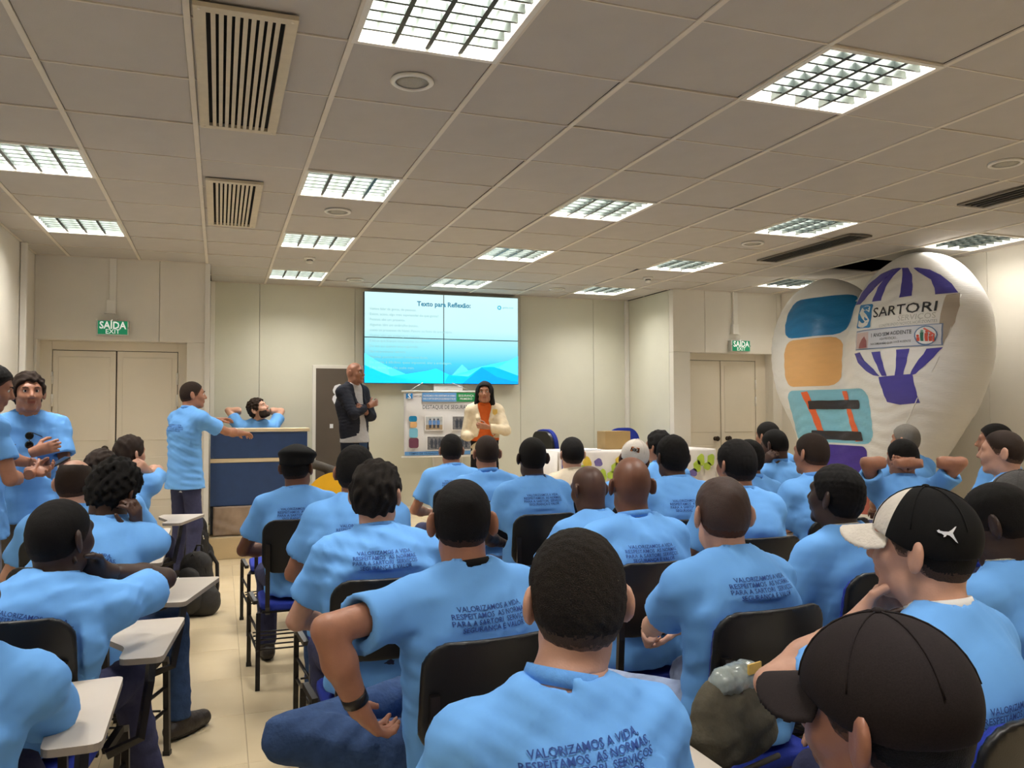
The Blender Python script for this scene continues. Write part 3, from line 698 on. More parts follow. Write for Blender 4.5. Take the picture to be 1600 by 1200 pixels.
    def fold_(X, Y, Z):
        m = 1.
        if shirt in ('tee', 'beige'):
            for e_ in ends: m = np.minimum(m, np.clip((np.sqrt((X-e_[0])**2+(Y-e_[1])**2+(Z-e_[2])**2)-.08)/.07, .2, 1))
        return fold(X, Y, Z)*m
    v, f = G.mesh(max(lod*1.12, .0092), 'shirt', disp=fold_)
    sm = mesh_np('shirt', v, f); so = obj('shirt', sm, sh_m, P0)
    # ribbed neckband
    cb = bmesh.new(); n_ = nd; a_ = nrm(np.cross(n_, [1, 0, 0])); b_ = np.cross(n_, a_); rr = .0655 if not female else .076
    ring = []
    for i in range(28):
        an = 2*math.pi*i/28; ring.append([])
        q = N+nd*.020+(a_*math.cos(an)+b_*math.sin(an))*rr
        for j in range(6):
            bn = 2*math.pi*j/6; o_ = (a_*math.cos(an)+b_*math.sin(an))*math.cos(bn)*.0065+n_*math.sin(bn)*.017
            ring[-1].append(cb.verts.new(q+o_))
    for i in range(28):
        for j in range(6): cb.faces.new((ring[i][j], ring[(i+1) % 28][j], ring[(i+1) % 28][(j+1) % 6], ring[i][(j+1) % 6])).smooth = True
    bmesh.ops.recalc_face_normals(cb, faces=list(cb.faces))
    obj('collar', cb, {'tee': pcol or COLLAR, 'beige': BEIGE, 'blazer': GREYT, 'jacket': ORANGE}[shirt], so)
    if shirt == 'tee' and prt:
        bv = BVHTree.FromPolygons([Vector(x) for x in v.tolist()], f.tolist())
        tv, tt = text_mesh('VALORIZAMOS A VIDA,\nRESPEITAMOS  AS NORMAS,\nPARA A SARTORI  SERVIÇOS\nSEGURANÇA É VALOR', 1., 'CENTER', .012, .92)
        k = .235/np.ptp(tv[:, 0]); tv = tv*k
        us = nrm(N-waist); us = nrm(us-front*(us @ front)*.0); xs_ = nrm(np.cross(front, us)); fz = np.cross(us, xs_)
        top = N-us*print_drop-tv[:, 1].max()*us
        out = np.empty_like(tv); okv = np.zeros(len(tv), bool)
        for i, p in enumerate(tv):
            o_ = top+xs_*p[0]+us*p[1]-fz*.6
            hit = bv.ray_cast(Vector(o_), Vector(fz), 1.2)
            if hit[0] is not None and hit[3] > .3: out[i] = np.array(hit[0])-fz*.0028+np.array(hit[1])*.0008; okv[i] = True
        keep = okv[tt].all(1)
        if keep.any():
            t2 = tt[keep]; dz = np.ptp(out[t2], axis=1).max(1); t2 = t2[dz < .03]
            used, inv = np.unique(t2, return_inverse=True)
            tm = mesh_np('back_print', out[used], inv.reshape(-1, 3)); tm.polygons.foreach_set('use_smooth', np.zeros(len(t2), bool))
            obj('back_print', tm, PRINT, so)
    if shirt in ('blazer', 'jacket'):
        jm = BLAZER if shirt == 'blazer' else CREAMJ
        J = Sdf(); e = .018
        hem = hip+[0, 0, -.14]
        J.cap(hem, waist, .175*b, .155*b+e*.6, k=.06, fr=front, fk=.76); J.cap(waist, chest, .155*b+e*.6, .17*b+e, k=.07, fr=front, fk=.70)
        J.cap(chest, N-up*.055, .165*b+e, .11, k=.07, fr=front, fk=.66)
        J.cap(SH[-1]*.95+N*.05-up*.006, SH[1]*.95+N*.05-up*.006, .074, k=.05)
        for s in (-1, 1):
            J.cap(N-up*.002, SH[s], .056, .066, k=.05)
            E_, T = A[s][0], A[s][1]
            J.cap(SH[s], E_, .074, .062, k=.03); 
            J.cap(E_, T-nrm(T-E_)*(.02 if s in HANDS else -.03), .062, .046 if s in HANDS else .058, k=.02)
        G2 = lambda X, Y, Z: (np.abs((X-N[0])*tw[0, 0]+(Y-N[1])*tw[1, 0])-np.interp(Z, [hip[2]-.25, hip[2]+.05, waist[2]+.1, N[2]-.05, N[2]+.1], [.10, .075, .045, .075, .09]))
        J.add(lambda X, Y, Z: np.maximum(G2(X, Y, Z), -((X-chest[0])*front[0]+(Y-chest[1])*front[1]+(Z-chest[2])*0-.045)), np.array([-.2, -.3, hip[2]-.4]), np.array([.2, .5, N[2]+.1]), .006, 's')
        J.cap(N+nd*.02, N+nd*.2, .066, .11, k=.012, op='s')
        for s in (-1, 1):                                                     # lapels
            J.cap(N+tw @ np.array([s*.075, .015, -.03]), chest+tw @ np.array([s*.078, .15*b, -.02]), .020, .026, k=.006, fr=front, fk=.5)
        v, f = J.mesh(max(lod*.9, .008), 'jacket', disp=folds(seed+3, .008, .15))
        jo = obj('jacket', mesh_np('jacket', v, f), jm, P0)
    # trousers
    if legs is None:
        legs = {s: ((s*.145, .43, seat+.06), (s*.145, .38+.02*((seed+s) % 3), .085), s*6) for s in (-1, 1)} if not stand else {s: ((s*.10, .03, .50), (s*.115, -.01, .085), s*10) for s in (-1, 1)}
    K = Sdf()
    hb = min(b, 1.15)
    K.cap(hip+[-.05, .01, -.02], hip+[.05, .01, -.02], (.105 if not stand else .09)*hb, k=.05); K.cap(hip+[0, 0, -.01], hip+(waist-hip)*.45, .135*hb, .12*hb, k=.05, fr=front, fk=.68)
    for s in (-1, 1):
        kn, an, toe = legs[s]; kn = np.asarray(kn, float); an = np.asarray(an, float); hj = hip+([s*.088, .01, -.015] if not stand else [s*.076, .0, -.02])
        q = .7+.3*b
        K.cap(hj, kn, (.094 if not stand else .086)*q, .068*q, k=.04); K.cap(kn, an, .066*q, .056, k=.025)
        fd = nrm(an-kn); hm = an-fd*.0
        K.add((lambda hm, fd: lambda X, Y, Z: np.maximum(-((X-hm[0])*fd[0]+(Y-hm[1])*fd[1]+(Z-hm[2])*fd[2]), np.sqrt((X-hm[0])**2+(Y-hm[1])**2+(Z-hm[2])**2)-.11))(hm, fd), hm-.11, hm+.11, .004, 's')
    if not stand: K.plane(seatback(.060), .01); K.plane(lambda X, Y, Z: np.where(Y < .275, seat+.013-Z, -1)+X*0, .004)
    v, f = K.mesh(max(lod*1.45, .011), 'trousers', disp=folds(seed+11, .008 if not stand else .005, .12))
    obj('trousers', mesh_np('trousers', v, f), PANTS[pants], P0)
    if watch is not None:
        E_, T = A[watch][0], A[watch][1]; fd = nrm(T-E_); wb = bmesh.new(); tube(wb, [T-fd*.05, T-fd*.022], .034, 16); obj('wristwatch', wb, BLACKM, P0)
    if necklace is not None:
        wb = bmesh.new(); q_ = [N+nd*.034+(a_*math.cos(t_)+b_*math.sin(t_))*.0665 for t_ in np.linspace(0, 2*math.pi, 25)]
        tube(wb, q_, .0035, 6); obj('necklace', wb, necklace, P0)
    for s in (-1, 1):
        kn, an, toe = legs[s]; an = np.asarray(an, float); fdir = rot(toe)@np.array([0, 1., 0])
        if an[2] > .2: fdir = nrm(fdir+[0, 0, .1])
        Z0 = an[2]-.085
        Q = Sdf(); base = an*[1, 1, 0]+[0, 0, Z0+.045]
        Q.cap(base-fdir*.045, base+fdir*.07, .040, .040, k=.03); Q.cap(base+fdir*.06, base+fdir*.155-[0, 0, .006], .046, .040, k=.03); Q.cap(base, an+[0, 0, .03], .042, .045, k=.03)
        Q.plane(lambda X, Y, Z: (Z0+.004-Z)+X*0+Y*0, .004)
        v, f = Q.mesh(max(.0105, lod*1.0), 'shoe'); sm_ = mesh_np('shoe', v, f); sm_.materials.append(SHOEM); sm_.materials.append(SOLEM)
        sm_.polygons.foreach_set('material_index', (v[f].mean(1)[:, 2] < Z0+.026).astype(np.int32))
        obj('shoe', sm_, None, P0)
    # hair, eyes, cap
    def headpart(name, Sx, h, m, parent=P0, disp=None):
        v, f = Sx.mesh(h, name, disp=disp); return obj(name, mesh_np(name, (v @ R.T+Hc).astype(np.float32), f), m, parent)
    if hair:
        t = {'buzz': .005, 'short': .012, 'curly': .02, 'full': .017, 'sides': .006, 'thin': .007, 'long': .018}[hair]
        rs = np.random.RandomState(seed)
        am = {'curly': .010, 'full': .006, 'short': .0015, 'long': .003}.get(hair, .0007)
        qs = [(nrm(rs.normal(size=3))*{'curly': 230, 'full': 170, 'long': 60}.get(hair, 330)*rs.uniform(.6, 1.3), rs.uniform(0, 6)) for _ in range(9)]
        dp = lambda X, Y, Z: sum(np.sin(q[0]*X+q[1]*Y+q[2]*Z+p) for q, p in qs)*am/4
        ho_ = headpart('hair', hair_sdf(hair, t, recede), max(.005, lod*.58), HAIRM[hc], disp=dp)
        if hair in ('buzz', 'short', 'thin', 'sides'):
            fm = ho_.data; k_ = .30 if hair == 'buzz' else .2
            fm.materials.append(fade_mat(hc, skin, k_)); fm.materials.append(fade_mat(hc, skin, k_*2.1))
            vv = np.empty(len(fm.vertices)*3, np.float32); fm.vertices.foreach_get('co', vv); vv = vv.reshape(-1, 3)
            ff = np.empty(len(fm.polygons)*4, np.int32); fm.loops.foreach_get('vertex_index', ff)
            c_ = (vv[ff.reshape(-1, 4)].mean(1)-Hc) @ R
            e_ = (c_[:, 2]-np.interp(c_[:, 1], *HAIRLINE))*np.where(c_[:, 1] > .03, 2.2, 1.)+rs.uniform(-.004, .004, len(c_))
            fm.polygons.foreach_set('material_index', np.where(e_ < .014, 2, np.where(e_ < .036, 1, 0)).astype(np.int32))
    if beard:
        B = Sdf(); B.ell((0, .030, -.036), (.065, .068, .086), None, .02); B.cap((-.036, .02, -.084), (.036, .02, -.084), .034, k=.03); B.cap((-.012, .07, -.1), (.012, .07, -.1), .025, k=.02)
        B.plane(lambda X, Y, Z: Z+.034-.6*np.maximum(np.abs(X)-.03, 0)+Y*0, .006); B.plane(lambda X, Y, Z: .0-Y+X*0+Z*0, .006)
        B.add(lambda X, Y, Z: np.sqrt((X/1.3)**2+((Y-.1)/1.2)**2+((Z+.06)/.6)**2)-.022, (-.03, .07, -.075), (.03, .13, -.045), .004, 's')
        headpart('beard', B, max(.0045, lod*.5), HAIRM[hc])
    if eyes:
        for s in (-1, 1):
            eo = obj('eye', eye_me(), None, P0); eo.matrix_local = Matrix.Translation(Hc+R @ np.array([s*.031, .0762, .008])) @ Matrix(R).to_4x4()
            eb = bmesh.new(); tube(eb, [Hc+R @ np.array([s*.016, .0945, .027]), Hc+R @ np.array([s*.032, .0925, .032]), Hc+R @ np.array([s*.048, .08, .028])], [.003, .0035, .002], 6)
            obj('eyebrow', eb, HAIRM['black' if hc in ('grey', 'dusty') else hc], P0)
    if cap:
        C = Sdf(); t = .017
        C.ell((0, -.014, .032), (.077+t, .098+t, .088+t), None, .02)
        cz = ([-.13, -.06, .0, .05, .1, .13], [-.012, -.012, .006, .03, .046, .05]) if cap['kind'] != 'beret' else ([-.13, .13], [.012, .035])
        C.plane(lambda X, Y, Z: (np.interp(Y, *cz)-Z)*.9+X*0, .004)
        if cap['kind'] == 'beret': C.ell((0, -.0, .075), (.108, .125, .045), rot(0, 6, 0), .02)
        hm_ = cap['m']
        co = headpart('cap', C, max(.0045, lod*.5), hm_)
        if 'front' in cap:                                               # second colour in front of the crown
            co.data.materials.append(cap['front'])
            bmc = bmesh.new(); bmc.from_mesh(co.data); pn_ = R @ nrm([0, 1, .35]); pp = Hc+R @ np.array([0, cap.get('split', .02), .06])
            bmesh.ops.bisect_plane(bmc, geom=list(bmc.verts)+list(bmc.edges)+list(bmc.faces), dist=1e-6, plane_co=Vector(pp), plane_no=Vector(pn_))
            for q in bmc.faces: q.material_index = int((np.array(q.calc_center_median())-pp) @ pn_ > 0)
            bmc.to_mesh(co.data); bmc.free()
        if cap['kind'] != 'beret':
            B = Sdf()
            B.add(lambda X, Y, Z: np.maximum(np.abs(Z-(.046-7.*X*X-.16*(Y-.07)))*.85-.0036, (np.sqrt((X/.082)**2+((Y-.07)/.108)**2)-1)*.07), (-.085, .03, -.03), (.085, .185, .06), .004)
            B.plane(lambda X, Y, Z: (.045-Y)+X*0+Z*0, .003)
            headpart('cap_bill', B, max(.0034, lod*.36), cap.get('bill', hm_), co)
            bb = bmesh.new(); bmesh.ops.create_uvsphere(bb, u_segments=10, v_segments=6, radius=.009, matrix=Matrix.Translation(Hc+R @ np.array([0, -.014, .032+.088+t+.001])) @ Matrix(R).to_4x4() @ Matrix.Diagonal((1, 1, .6, 1)))
            for q in bb.faces: q.smooth = True
            obj('cap_button', bb, hm_, co)
        if cap['kind'] != 'beret':
            sb = bmesh.new()
            for k in range(6):
                az = math.pi*(k+.5)/3; pts = []
                for j in range(9):
                    el = math.radians(10+78*j/8); q = np.array([math.sin(az)*math.cos(el)*.094, math.cos(az)*math.cos(el)*.115, math.sin(el)*.105])+[0, -.014, .032]
                    pts.append(Hc+R @ (q*1.008))
                tube(sb, pts, .0016, 5)
            obj('cap_seam', sb, hm_, co)
        if 'logo' in cap: cap['logo'](co, Hc, R)
    P0['joint'] = 0; del P0['joint']
    return dict(root=P0, Hc=Hc, R=R, N=N, SH=SH, A=A, hip=hip, shirt=so)
# ------------------------------------------------------------------ ceiling fittings
def grille(x0, x1, y0, y1, label, nsl=9):
    g = tag(empty('air_grille', ((x0+x1)/2, (y0+y1)/2, CEIL)), label, 'vent', 'cream return air grilles')
    hx, hy = (x1-x0)/2, (y1-y0)/2
    bm = bmesh.new(); w_ = .045
    for s in (-1, 1):
        box(bm, (-hx, s*(hy-w_/2)-w_/2, -.022), (hx, s*(hy-w_/2)+w_/2, -.004)); box(bm, (s*(hx-w_/2)-w_/2, -hy+w_, -.022), (s*(hx-w_/2)+w_/2, hy-w_, -.004))
    GM = mat('grille_cream', (206, 194, 168), .45, noise=.06, scale=20)
    obj('frame', bm, GM, g)
    bx('backing', (-hx+.01, -hy+.01, -.0035), (hx-.01, hy-.01, -.002), DARK, g)
    sm = None
    for i in range(nsl):
        x = -hx+w_+.012+(2*hx-2*w_-.024)*(i+.5)/nsl
        if sm is None:
            b = bmesh.new(); bw = (2*hx-2*w_)/nsl*.5
            v = [b.verts.new(p) for p in ((-bw*.6, -hy+w_, -.021), (bw*.5, -hy+w_, -.021), (bw*.2, -hy+w_, -.005), (-bw*.2, -hy+w_, -.005), (-bw*.6, hy-w_, -.021), (bw*.5, hy-w_, -.021), (bw*.2, hy-w_, -.005), (-bw*.2, hy-w_, -.005))]
            for f in ((0, 1, 2, 3), (7, 6, 5, 4), (0, 4, 5, 1), (1, 5, 6, 2), (2, 6, 7, 3), (3, 7, 4, 0)): b.faces.new([v[k] for k in f])
            o = obj('slat', b, GM, g); sm = o.data
        else: o = obj('slat', sm, None, g)
        o.location = (x, 0, 0)
    for sx in (-1, 1):
        for sy in (-1, 1):
            b = bmesh.new(); lathe(b, [(.006, -.0245), (.006, -.0215)], 8, (sx*(hx-.022), sy*(hy-.022), 0)); obj('screw', b, GRID, g)
grille(-.105, .275, 3.16, 4.53, 'large cream ceiling air grille nearer the camera')
grille(-.095, .262, 5.56, 6.905, 'cream ceiling air grille farther off, next to the second louvred light')
def slot(x0, x1, y0, y1, label):
    g = tag(empty('slot_diffuser', ((x0+x1)/2, (y0+y1)/2, CEIL)), label, 'vent', 'dark slot diffusers near the inflatable')
    hx, hy = (x1-x0)/2, (y1-y0)/2; bm = bmesh.new(); w_ = .018
    for s in (-1, 1):
        box(bm, (-hx, s*(hy-w_/2)-w_/2, -.012), (hx, s*(hy-w_/2)+w_/2, .002)); box(bm, (s*(hx-w_/2)-w_/2, -hy+w_, -.012), (s*(hx-w_/2)+w_/2, hy-w_, .002))
    obj('frame', bm, mat('diffuser_grey', (120, 112, 98), .5, noise=.05, scale=20), g)
    bx('backing', (-hx+.005, -hy+.005, -.0015), (hx-.005, hy-.005, 0), DARK, g)
    for i in range(3): bx('slat', (-hx+w_+(i+.8)*(2*hx-2*w_)/4, -hy+w_, -.010), (-hx+w_+(i+.8)*(2*hx-2*w_)/4+.012, hy-w_, -.003), mat('diffuser_dark', (58, 52, 44), .6, noise=.1, scale=20), g)
slot(5.08, 5.32, 5.57, 6.86, 'long dark slot diffuser in the ceiling before the inflatable')
slot(5.10, 5.36, 3.20, 4.51, 'dark slot diffuser nearer the camera, by the frame edge')
for (x, y, lb) in [(.82, 3.63, 'round ceiling speaker beside the brightest louvred light'), (.83, 6.2, 'round ceiling speaker behind the second louvred light'), (1.455, 9.375, 'round ceiling speaker above the video wall edge'), (4.53, 3.65, 'round ceiling speaker beyond the nearer slot diffuser'), (4.535, 6.18, 'round ceiling speaker beside the long slot diffuser'), (3.94, 9.32, 'round ceiling speaker over the stage near the exit')]:
    s = tag(empty('ceiling_speaker', (x, y, CEIL)), lb, 'speaker', 'round ceiling speakers')
    b = bmesh.new(); lathe(b, [(.098, .003), (.100, -.006), (.092, -.012), (.076, -.010), (.076, .003)], 32); obj('rim', b, WHITE, s)
    b = bmesh.new(); lathe(b, [(.076, -.0055), (.04, -.0085), (.004, -.0095)], 28); obj('grille', b, mat('speaker_mesh', (186, 182, 168), .7, noise=.2, scale=300, bump=.5, bscale=600), s)
for (x, y, lb) in [(.826, 8.185, 'white smoke detector above the podium side'), (4.58, 8.18, 'white smoke detector above the doors near the inflatable')]:
    s = tag(empty('smoke_detector', (x, y, CEIL)), lb, 'detector', 'ceiling smoke detectors')
    b = bmesh.new(); lathe(b, [(.055, .004), (.055, -.012), (.048, -.018)], 24); obj('base', b, WHITE, s)
    b = bmesh.new(); lathe(b, [(.030, -.017), (.030, -.030), (.036, -.034), (.034, -.048), (.02, -.052)], 20); obj('sensor_head', b, WHITE, s)
    b = bmesh.new(); lathe(b, [(.0305, -.021), (.0305, -.029)], 20); obj('sensor_slot', b, DARK, s)

# ------------------------------------------------------------------ exit signs with conduit
GREEN = mat('sign_green', (6, 122, 82), .4, emit=.55)
SIGNW = mat('sign_white', (244, 246, 240), .4, emit=.5)
for (x, zc, cx, lb, cl) in [(-.985, 2.325, -.99, 'green SAÍDA EXIT sign above the doors by the podium', 'white cable duct with junction box above the podium-side exit sign'),
                        (6.24, 2.32, 6.20, 'green SAÍDA EXIT sign above the doors by the inflatable', 'white cable duct with junction box above the inflatable-side exit sign')]:
    s = tag(empty('exit_sign', (x, YD, zc)), lb, 'sign', 'green exit signs')
    w2, h2 = .145, .072
    bx('housing', (-w2, -.075, -h2), (w2, -.001, h2), mat('sign_case', (206, 208, 200), .4, noise=.03, scale=9), s, .006)
    bx('face', (-w2+.018, -.0775, -h2+.007), (w2-.012, -.0745, h2-.007), GREEN, s)
    flat_text('lettering', 'SAÍDA', .098, Matrix.Translation((.003, -.0785, -.010)) @ XZ(0, 0, 0), SIGNW, s, fat=.018, width=.235)
    flat_text('lettering', 'EXIT', .062, Matrix.Translation((.003, -.0785, -.058)) @ XZ(0, 0, 0), SIGNW, s, width=.125)
    for sx in (-1, 1):
        b = bmesh.new(); lathe(b, [(.007, 0), (.007, .004)], 10); bmesh.ops.rotate(b, verts=b.verts, cent=(0, 0, 0), matrix=Matrix.Rotation(math.pi/2, 3, 'X'))
        o = obj('screw', b, CHROME, s); o.location = (sx*(w2-.006), -.075, 0)
    d = tag(empty('cable_duct', (cx, YD, 2.5)), cl, 'duct', 'cable ducts over the exit signs')
    bx('channel', (-.03, -.032, .02), (.03, -.001, CEIL-2.502), WHITE, d, .003)
    bx('junction_box', (-.055, -.05, -.02), (.028, -.001, .10), WHITE, d, .004)
    bx('bracket', (-.07, -.075, -.034), (.03, -.001, -.022), WHITE, d, .002)
    tb('cable', [(.01, -.02, -.03), (.05, -.05, -.055), (.045, -.05, -.09), (0, -.04, -.101)], .004, WHITE, d)
o = tag(bx('light_switch_plate', (XL+.001, 7.86, 1.10), (XL+.012, 7.94, 1.24), WHITE, None, .003), 'small white plate on the wall behind the standing men', 'switch')
bx('rocker', (XL+.010, 7.885, 1.14), (XL+.017, 7.915, 1.20), WHITE, o, .002)
b = bmesh.new(); lathe(b, [(.05, 0), (.05, .004)], 24); bmesh.ops.rotate(b, verts=b.verts, cent=(0, 0, 0), matrix=Matrix.Rotation(math.pi/2, 3, 'Y'))
bmesh.ops.scale(b, verts=b.verts, vec=(1, .6, 1.4))
o = tag(obj('oval_sticker', b, mat('sticker_green', (120, 168, 130), .5, noise=.1, scale=20), None, (XL+.001, 8.02, 1.27)), 'pale green oval sticker on the wall', 'sticker')

# ------------------------------------------------------------------ video wall
vx0, vx1, vz0, vz1, vy = 1.655, 3.655, 1.846, 2.972, 9.95
VW, VH = vx1-vx0, vz1-vz0
def emis(name, rgb, s=1.): return mat('screen_'+name, rgb, .3, emit=s)
scr_bg = bpy.data.materials.new('screen_gradient'); scr_bg.use_nodes = True; nt = scr_bg.node_tree; pb = nt.nodes['Principled BSDF']
pb.inputs['Base Color'].default_value = (.02, .02, .02, 1); pb.inputs['Roughness'].default_value = .25
geo = nt.nodes.new('ShaderNodeNewGeometry'); sx_ = nt.nodes.new('ShaderNodeSeparateXYZ'); mr = nt.nodes.new('ShaderNodeMapRange'); cr_ = nt.nodes.new('ShaderNodeValToRGB')
nt.links.new(geo.outputs['Position'], sx_.inputs[0]); nt.links.new(sx_.outputs['Z'], mr.inputs['Value']); mr.inputs[1].default_value = vz0; mr.inputs[2].default_value = vz1
nt.links.new(mr.outputs[0], cr_.inputs['Fac']); el = cr_.color_ramp.elements
el[0].position = 0; el[0].color = (*lin((0, 178, 250)), 1); el[1].position = 1; el[1].color = (*lin((218, 255, 255)), 1)
for p, c in ((.22, (70, 220, 252)), (.38, (150, 242, 255)), (.6, (206, 253, 255))): e_ = el.new(p); e_.color = (*lin(c), 1)
nt.links.new(cr_.outputs[0], pb.inputs['Emission Color']); pb.inputs['Emission Strength'].default_value = 1.
vw = tag(empty('video_wall', ((vx0+vx1)/2, vy, vz0)), 'two by two video wall showing a blue slide with reflection text', 'screen')
BEZ = mat('bezel_black', (10, 12, 16), .35, noise=.05, scale=20)
for i in (0, 1):
    for j in (0, 1):
        a0, a1 = -VW/2+i*VW/2, -VW/2+(i+1)*VW/2; c0, c1 = j*VH/2, (j+1)*VH/2
        p = bx('display_panel', (a0+.001, 0, c0+.001), (a1-.001, .09, c1-.001), BEZ, vw, .002, 1)
        bx('picture', (a0+.005, -.0012, c0+.005), (a1-.005, .001, c1-.005), scr_bg, p)
def clip_rect(pts, x0, z0, x1, z1):
    def cut(P, f, g):
        out = []
        for a, b in zip(P, P[1:]+P[:1]):
            fa, fb = f(a), f(b)
            if fa >= 0: out.append(a)
            if (fa >= 0) != (fb >= 0): t = fa/(fa-fb); out.append((a[0]+(b[0]-a[0])*t, a[1]+(b[1]-a[1])*t))
        return out
    for f in (lambda p: p[0]-x0, lambda p: x1-p[0], lambda p: p[1]-z0, lambda p: z1-p[1]):
        pts = cut(pts, f, None)
        if not pts: return []
    return pts
def slide_poly(pts, m, lift):
    for i in (0, 1):
        for j in (0, 1):
            q = clip_rect([((u-.5)*VW, v*VH) for u, v in pts], -VW/2+i*VW/2+.005, j*VH/2+.005, -VW/2+(i+1)*VW/2-.005, (j+1)*VH/2-.005)
            if len(q) < 3: continue
            bm = bmesh.new(); f = bm.faces.new([bm.verts.new((x, -.0014-lift, z)) for x, z in q]); bmesh.ops.triangulate(bm, faces=[f])
            obj('slide_shape', bm, m, vw)
slide_poly([(0, 0), (0, .33), (.07, .25), (.14, .19), (.16, .08), (.4, .0)], emis('c1', (92, 226, 252)), 0)
slide_poly([(.155, .075), (.40, .145), (.45, .17), (.55, .09), (.62, .1), (.65, .06), (.6, 0), (.1, 0)], emis('c2', (30, 196, 250)), .0004)
slide_poly([(0, 0), (0, .2), (.09, .13), (.2, .06), (.36, .03), (.45, 0)], emis('c3', (10, 190, 250)), .0008)
slide_poly([(.55, .09), (.62, .22), (.68, .12), (.75, .2), (.86, .19), (.93, .27), (1, .33), (1, 0), (.5, 0)], emis('c4', (78, 206, 250)), .0008)
slide_poly([(.50, 0), (.53, .1), (.66, .085), (.75, .195), (.83, .2), (.90, .16), (1, .1), (1, 0)], emis('c5', (0, 168, 246)), .0012)
slide_poly([(.62, 0), (.75, .19), (.85, .085), (.95, .04), (1, .03), (1, 0)], emis('c6', (0, 146, 238)), .0016)
TEAL = emis('title', (0, 112, 148), .9); BODYT = emis('body', (128, 178, 184), .8)
def st(body, u, v, size, m, al='LEFT', fat=0.): flat_text('slide_text', body, size, XZ((u-.5)*VW, -.0034, v*VH), m, vw, al, fat)
st('Texto para Reflexão:', .503, .862, .082, TEAL, 'CENTER', .028)
for i, t in enumerate(['Vamos falar de gente, de pessoas.', 'Existe, acaso, algo mais espetacular do que gente?', 'Pessoas são um presente.', 'Algumas têm um embrulho bonito,', 'como os presentes de Natal, Páscoa ou festa de aniversário.', 'Outras vêm em embalagem comum.', 'E há as que ficaram machucadas no correio.', 'De vez em quando uma registrada.', 'São os presentes valiosos.', 'Algumas pessoas trazem invólucros fáceis.', 'De outras, é dificílimo, quase impossível, tirar a embalagem.', 'É fita durex que não acaba mais.']):
    st(t, .033, .800-.0582*i, .043, BODYT)
bm = bmesh.new()
for k in range(8):
    an = math.pi*k/4; c = (.37*VW+.020*math.cos(an), .878*VH+.020*math.sin(an))
    tube(bm, [(c[0]-.009*math.sin(an)-.004*math.cos(an), -.0022, c[1]+.009*math.cos(an)-.004*math.sin(an)), (c[0]+.009*math.sin(an)+.005*math.cos(an), -.0022, c[1]-.009*math.cos(an)+.005*math.sin(an))], .006, 6)
obj('slide_emblem', bm, emis('emblem', (0, 160, 190)), vw)
st('gente mais', .893, .872, .034, emis('emblem2', (90, 178, 196), .9))

# column below the screen and hanging banner
col = tag(empty('screen_column', (2.72, 10.0, .222)), 'white column carrying the video wall behind the banner', 'stand')
bx('post', (-.19, -.03, .0), (.19, .045, 1.66), WHITE, col, .005); bx('shelf', (-.26, -.09, 1.40), (.26, .045, 1.43), WHITE, col, .004); bx('foot', (-.28, -.12, 0), (.28, .045, .03), WHITE, col, .005)
bn = tag(empty('hanging_banner', (2.575, 9.80, .945)), 'white hanging banner with photos headed DESTAQUE DE SEGURANÇA', 'banner')
BW2, BH2 = .46, .80
VIN = mat('banner_vinyl', (222, 220, 220), .4, noise=.03, scale=5, bump=.2, bscale=6)
gv, gf = [], []
for i in range(25):
    for j in range(17):
        x, z = -BW2+2*BW2*i/24, BH2*j/16; gv.append((x, .006*math.sin(j*.9+i*.25)*(.3+.7*math.sin(math.pi*j/16)), z))
gf = [(i*17+j, (i+1)*17+j, (i+1)*17+j+1, i*17+j+1) for i in range(24) for j in range(16)]
o = obj('sheet', mesh_np('sheet', gv, gf), VIN, bn); sol = o.modifiers.new('t', 'SOLIDIFY'); sol.thickness = .002; sol.offset = 1
for z in (BH2, 0): tb('rod', [(-BW2-.03, 0, z), (BW2+.03, 0, z)], .012, WHITE, bn, 10)
for s in (-1, 1): tb('cord', [(s*.40, 0, BH2), (s*.16, .172, BH2+.13)], .0035, WHITE, bn, 6)
def bflat(name, x0, z0, x1, z1, m, dy=-.011, parent=None): return bx(name, (x0, dy-.001, z0), (x1, dy+.001, z1), m, parent or bn)
BB = mat('banner_blue', (96, 152, 208), .5, noise=.04, scale=9); BG = mat('banner_green', (22, 140, 76), .5, noise=.04, scale=9); BNAVY = mat('banner_navy', (40, 78, 130), .5, noise=.04, scale=9)
TXD = mat('print_dark', (58, 60, 66), .6, noise=.05, scale=9); TXW = mat('print_white', (238, 240, 244), .5, noise=.02, scale=9); LOGOB = mat('logo_blue', (0, 122, 196), .5, noise=.05, scale=9)
bflat('header_strip', -.235, .675, .20, .785, BB); bflat('header_strip', .20, .675, .45, .785, BG)
def btxt(b, x, z, size, m, al='CENTER', fat=.0, width=None, y=-.0135): flat_text('lettering', b, size, XZ(x, y, z), m, bn, al, fat, 1., width)
btxt('VALORIZAMOS A VIDA, RESPEITAMOS AS NORMAS', -.018, .738, .030, TXW, fat=.01, width=.41); btxt('PARA A SARTORI SERVIÇOS SEGURANÇA É VALOR', -.018, .700, .030, TXW, fat=.01, width=.41)
btxt('SEGURANÇA', .325, .738, .036, TXW, fat=.01, width=.2); btxt('PRIMEIRO', .325, .698, .036, TXW, fat=.01, width=.16)
bflat('logo_tile', -.435, .712, -.355, .775, LOGOB); btxt('S', -.395, .712, .088, TXW, fat=.03); btxt('SARTORI', -.348, .728, .034, TXD, 'LEFT', .006, .105)
btxt('DESTAQUE DE SEGURANÇA', .10, .585, .070, TXD, fat=.004, width=.66)
bflat('footer_strip', -.45, .02, .45, .065, BB); btxt('TEMPO DE TRABALHO COM SEGURANÇA', -.05, .031, .034, BNAVY, fat=.012, width=.7)
PHF = mat('photo_border', (234, 232, 230), .4, noise=.02, scale=9)
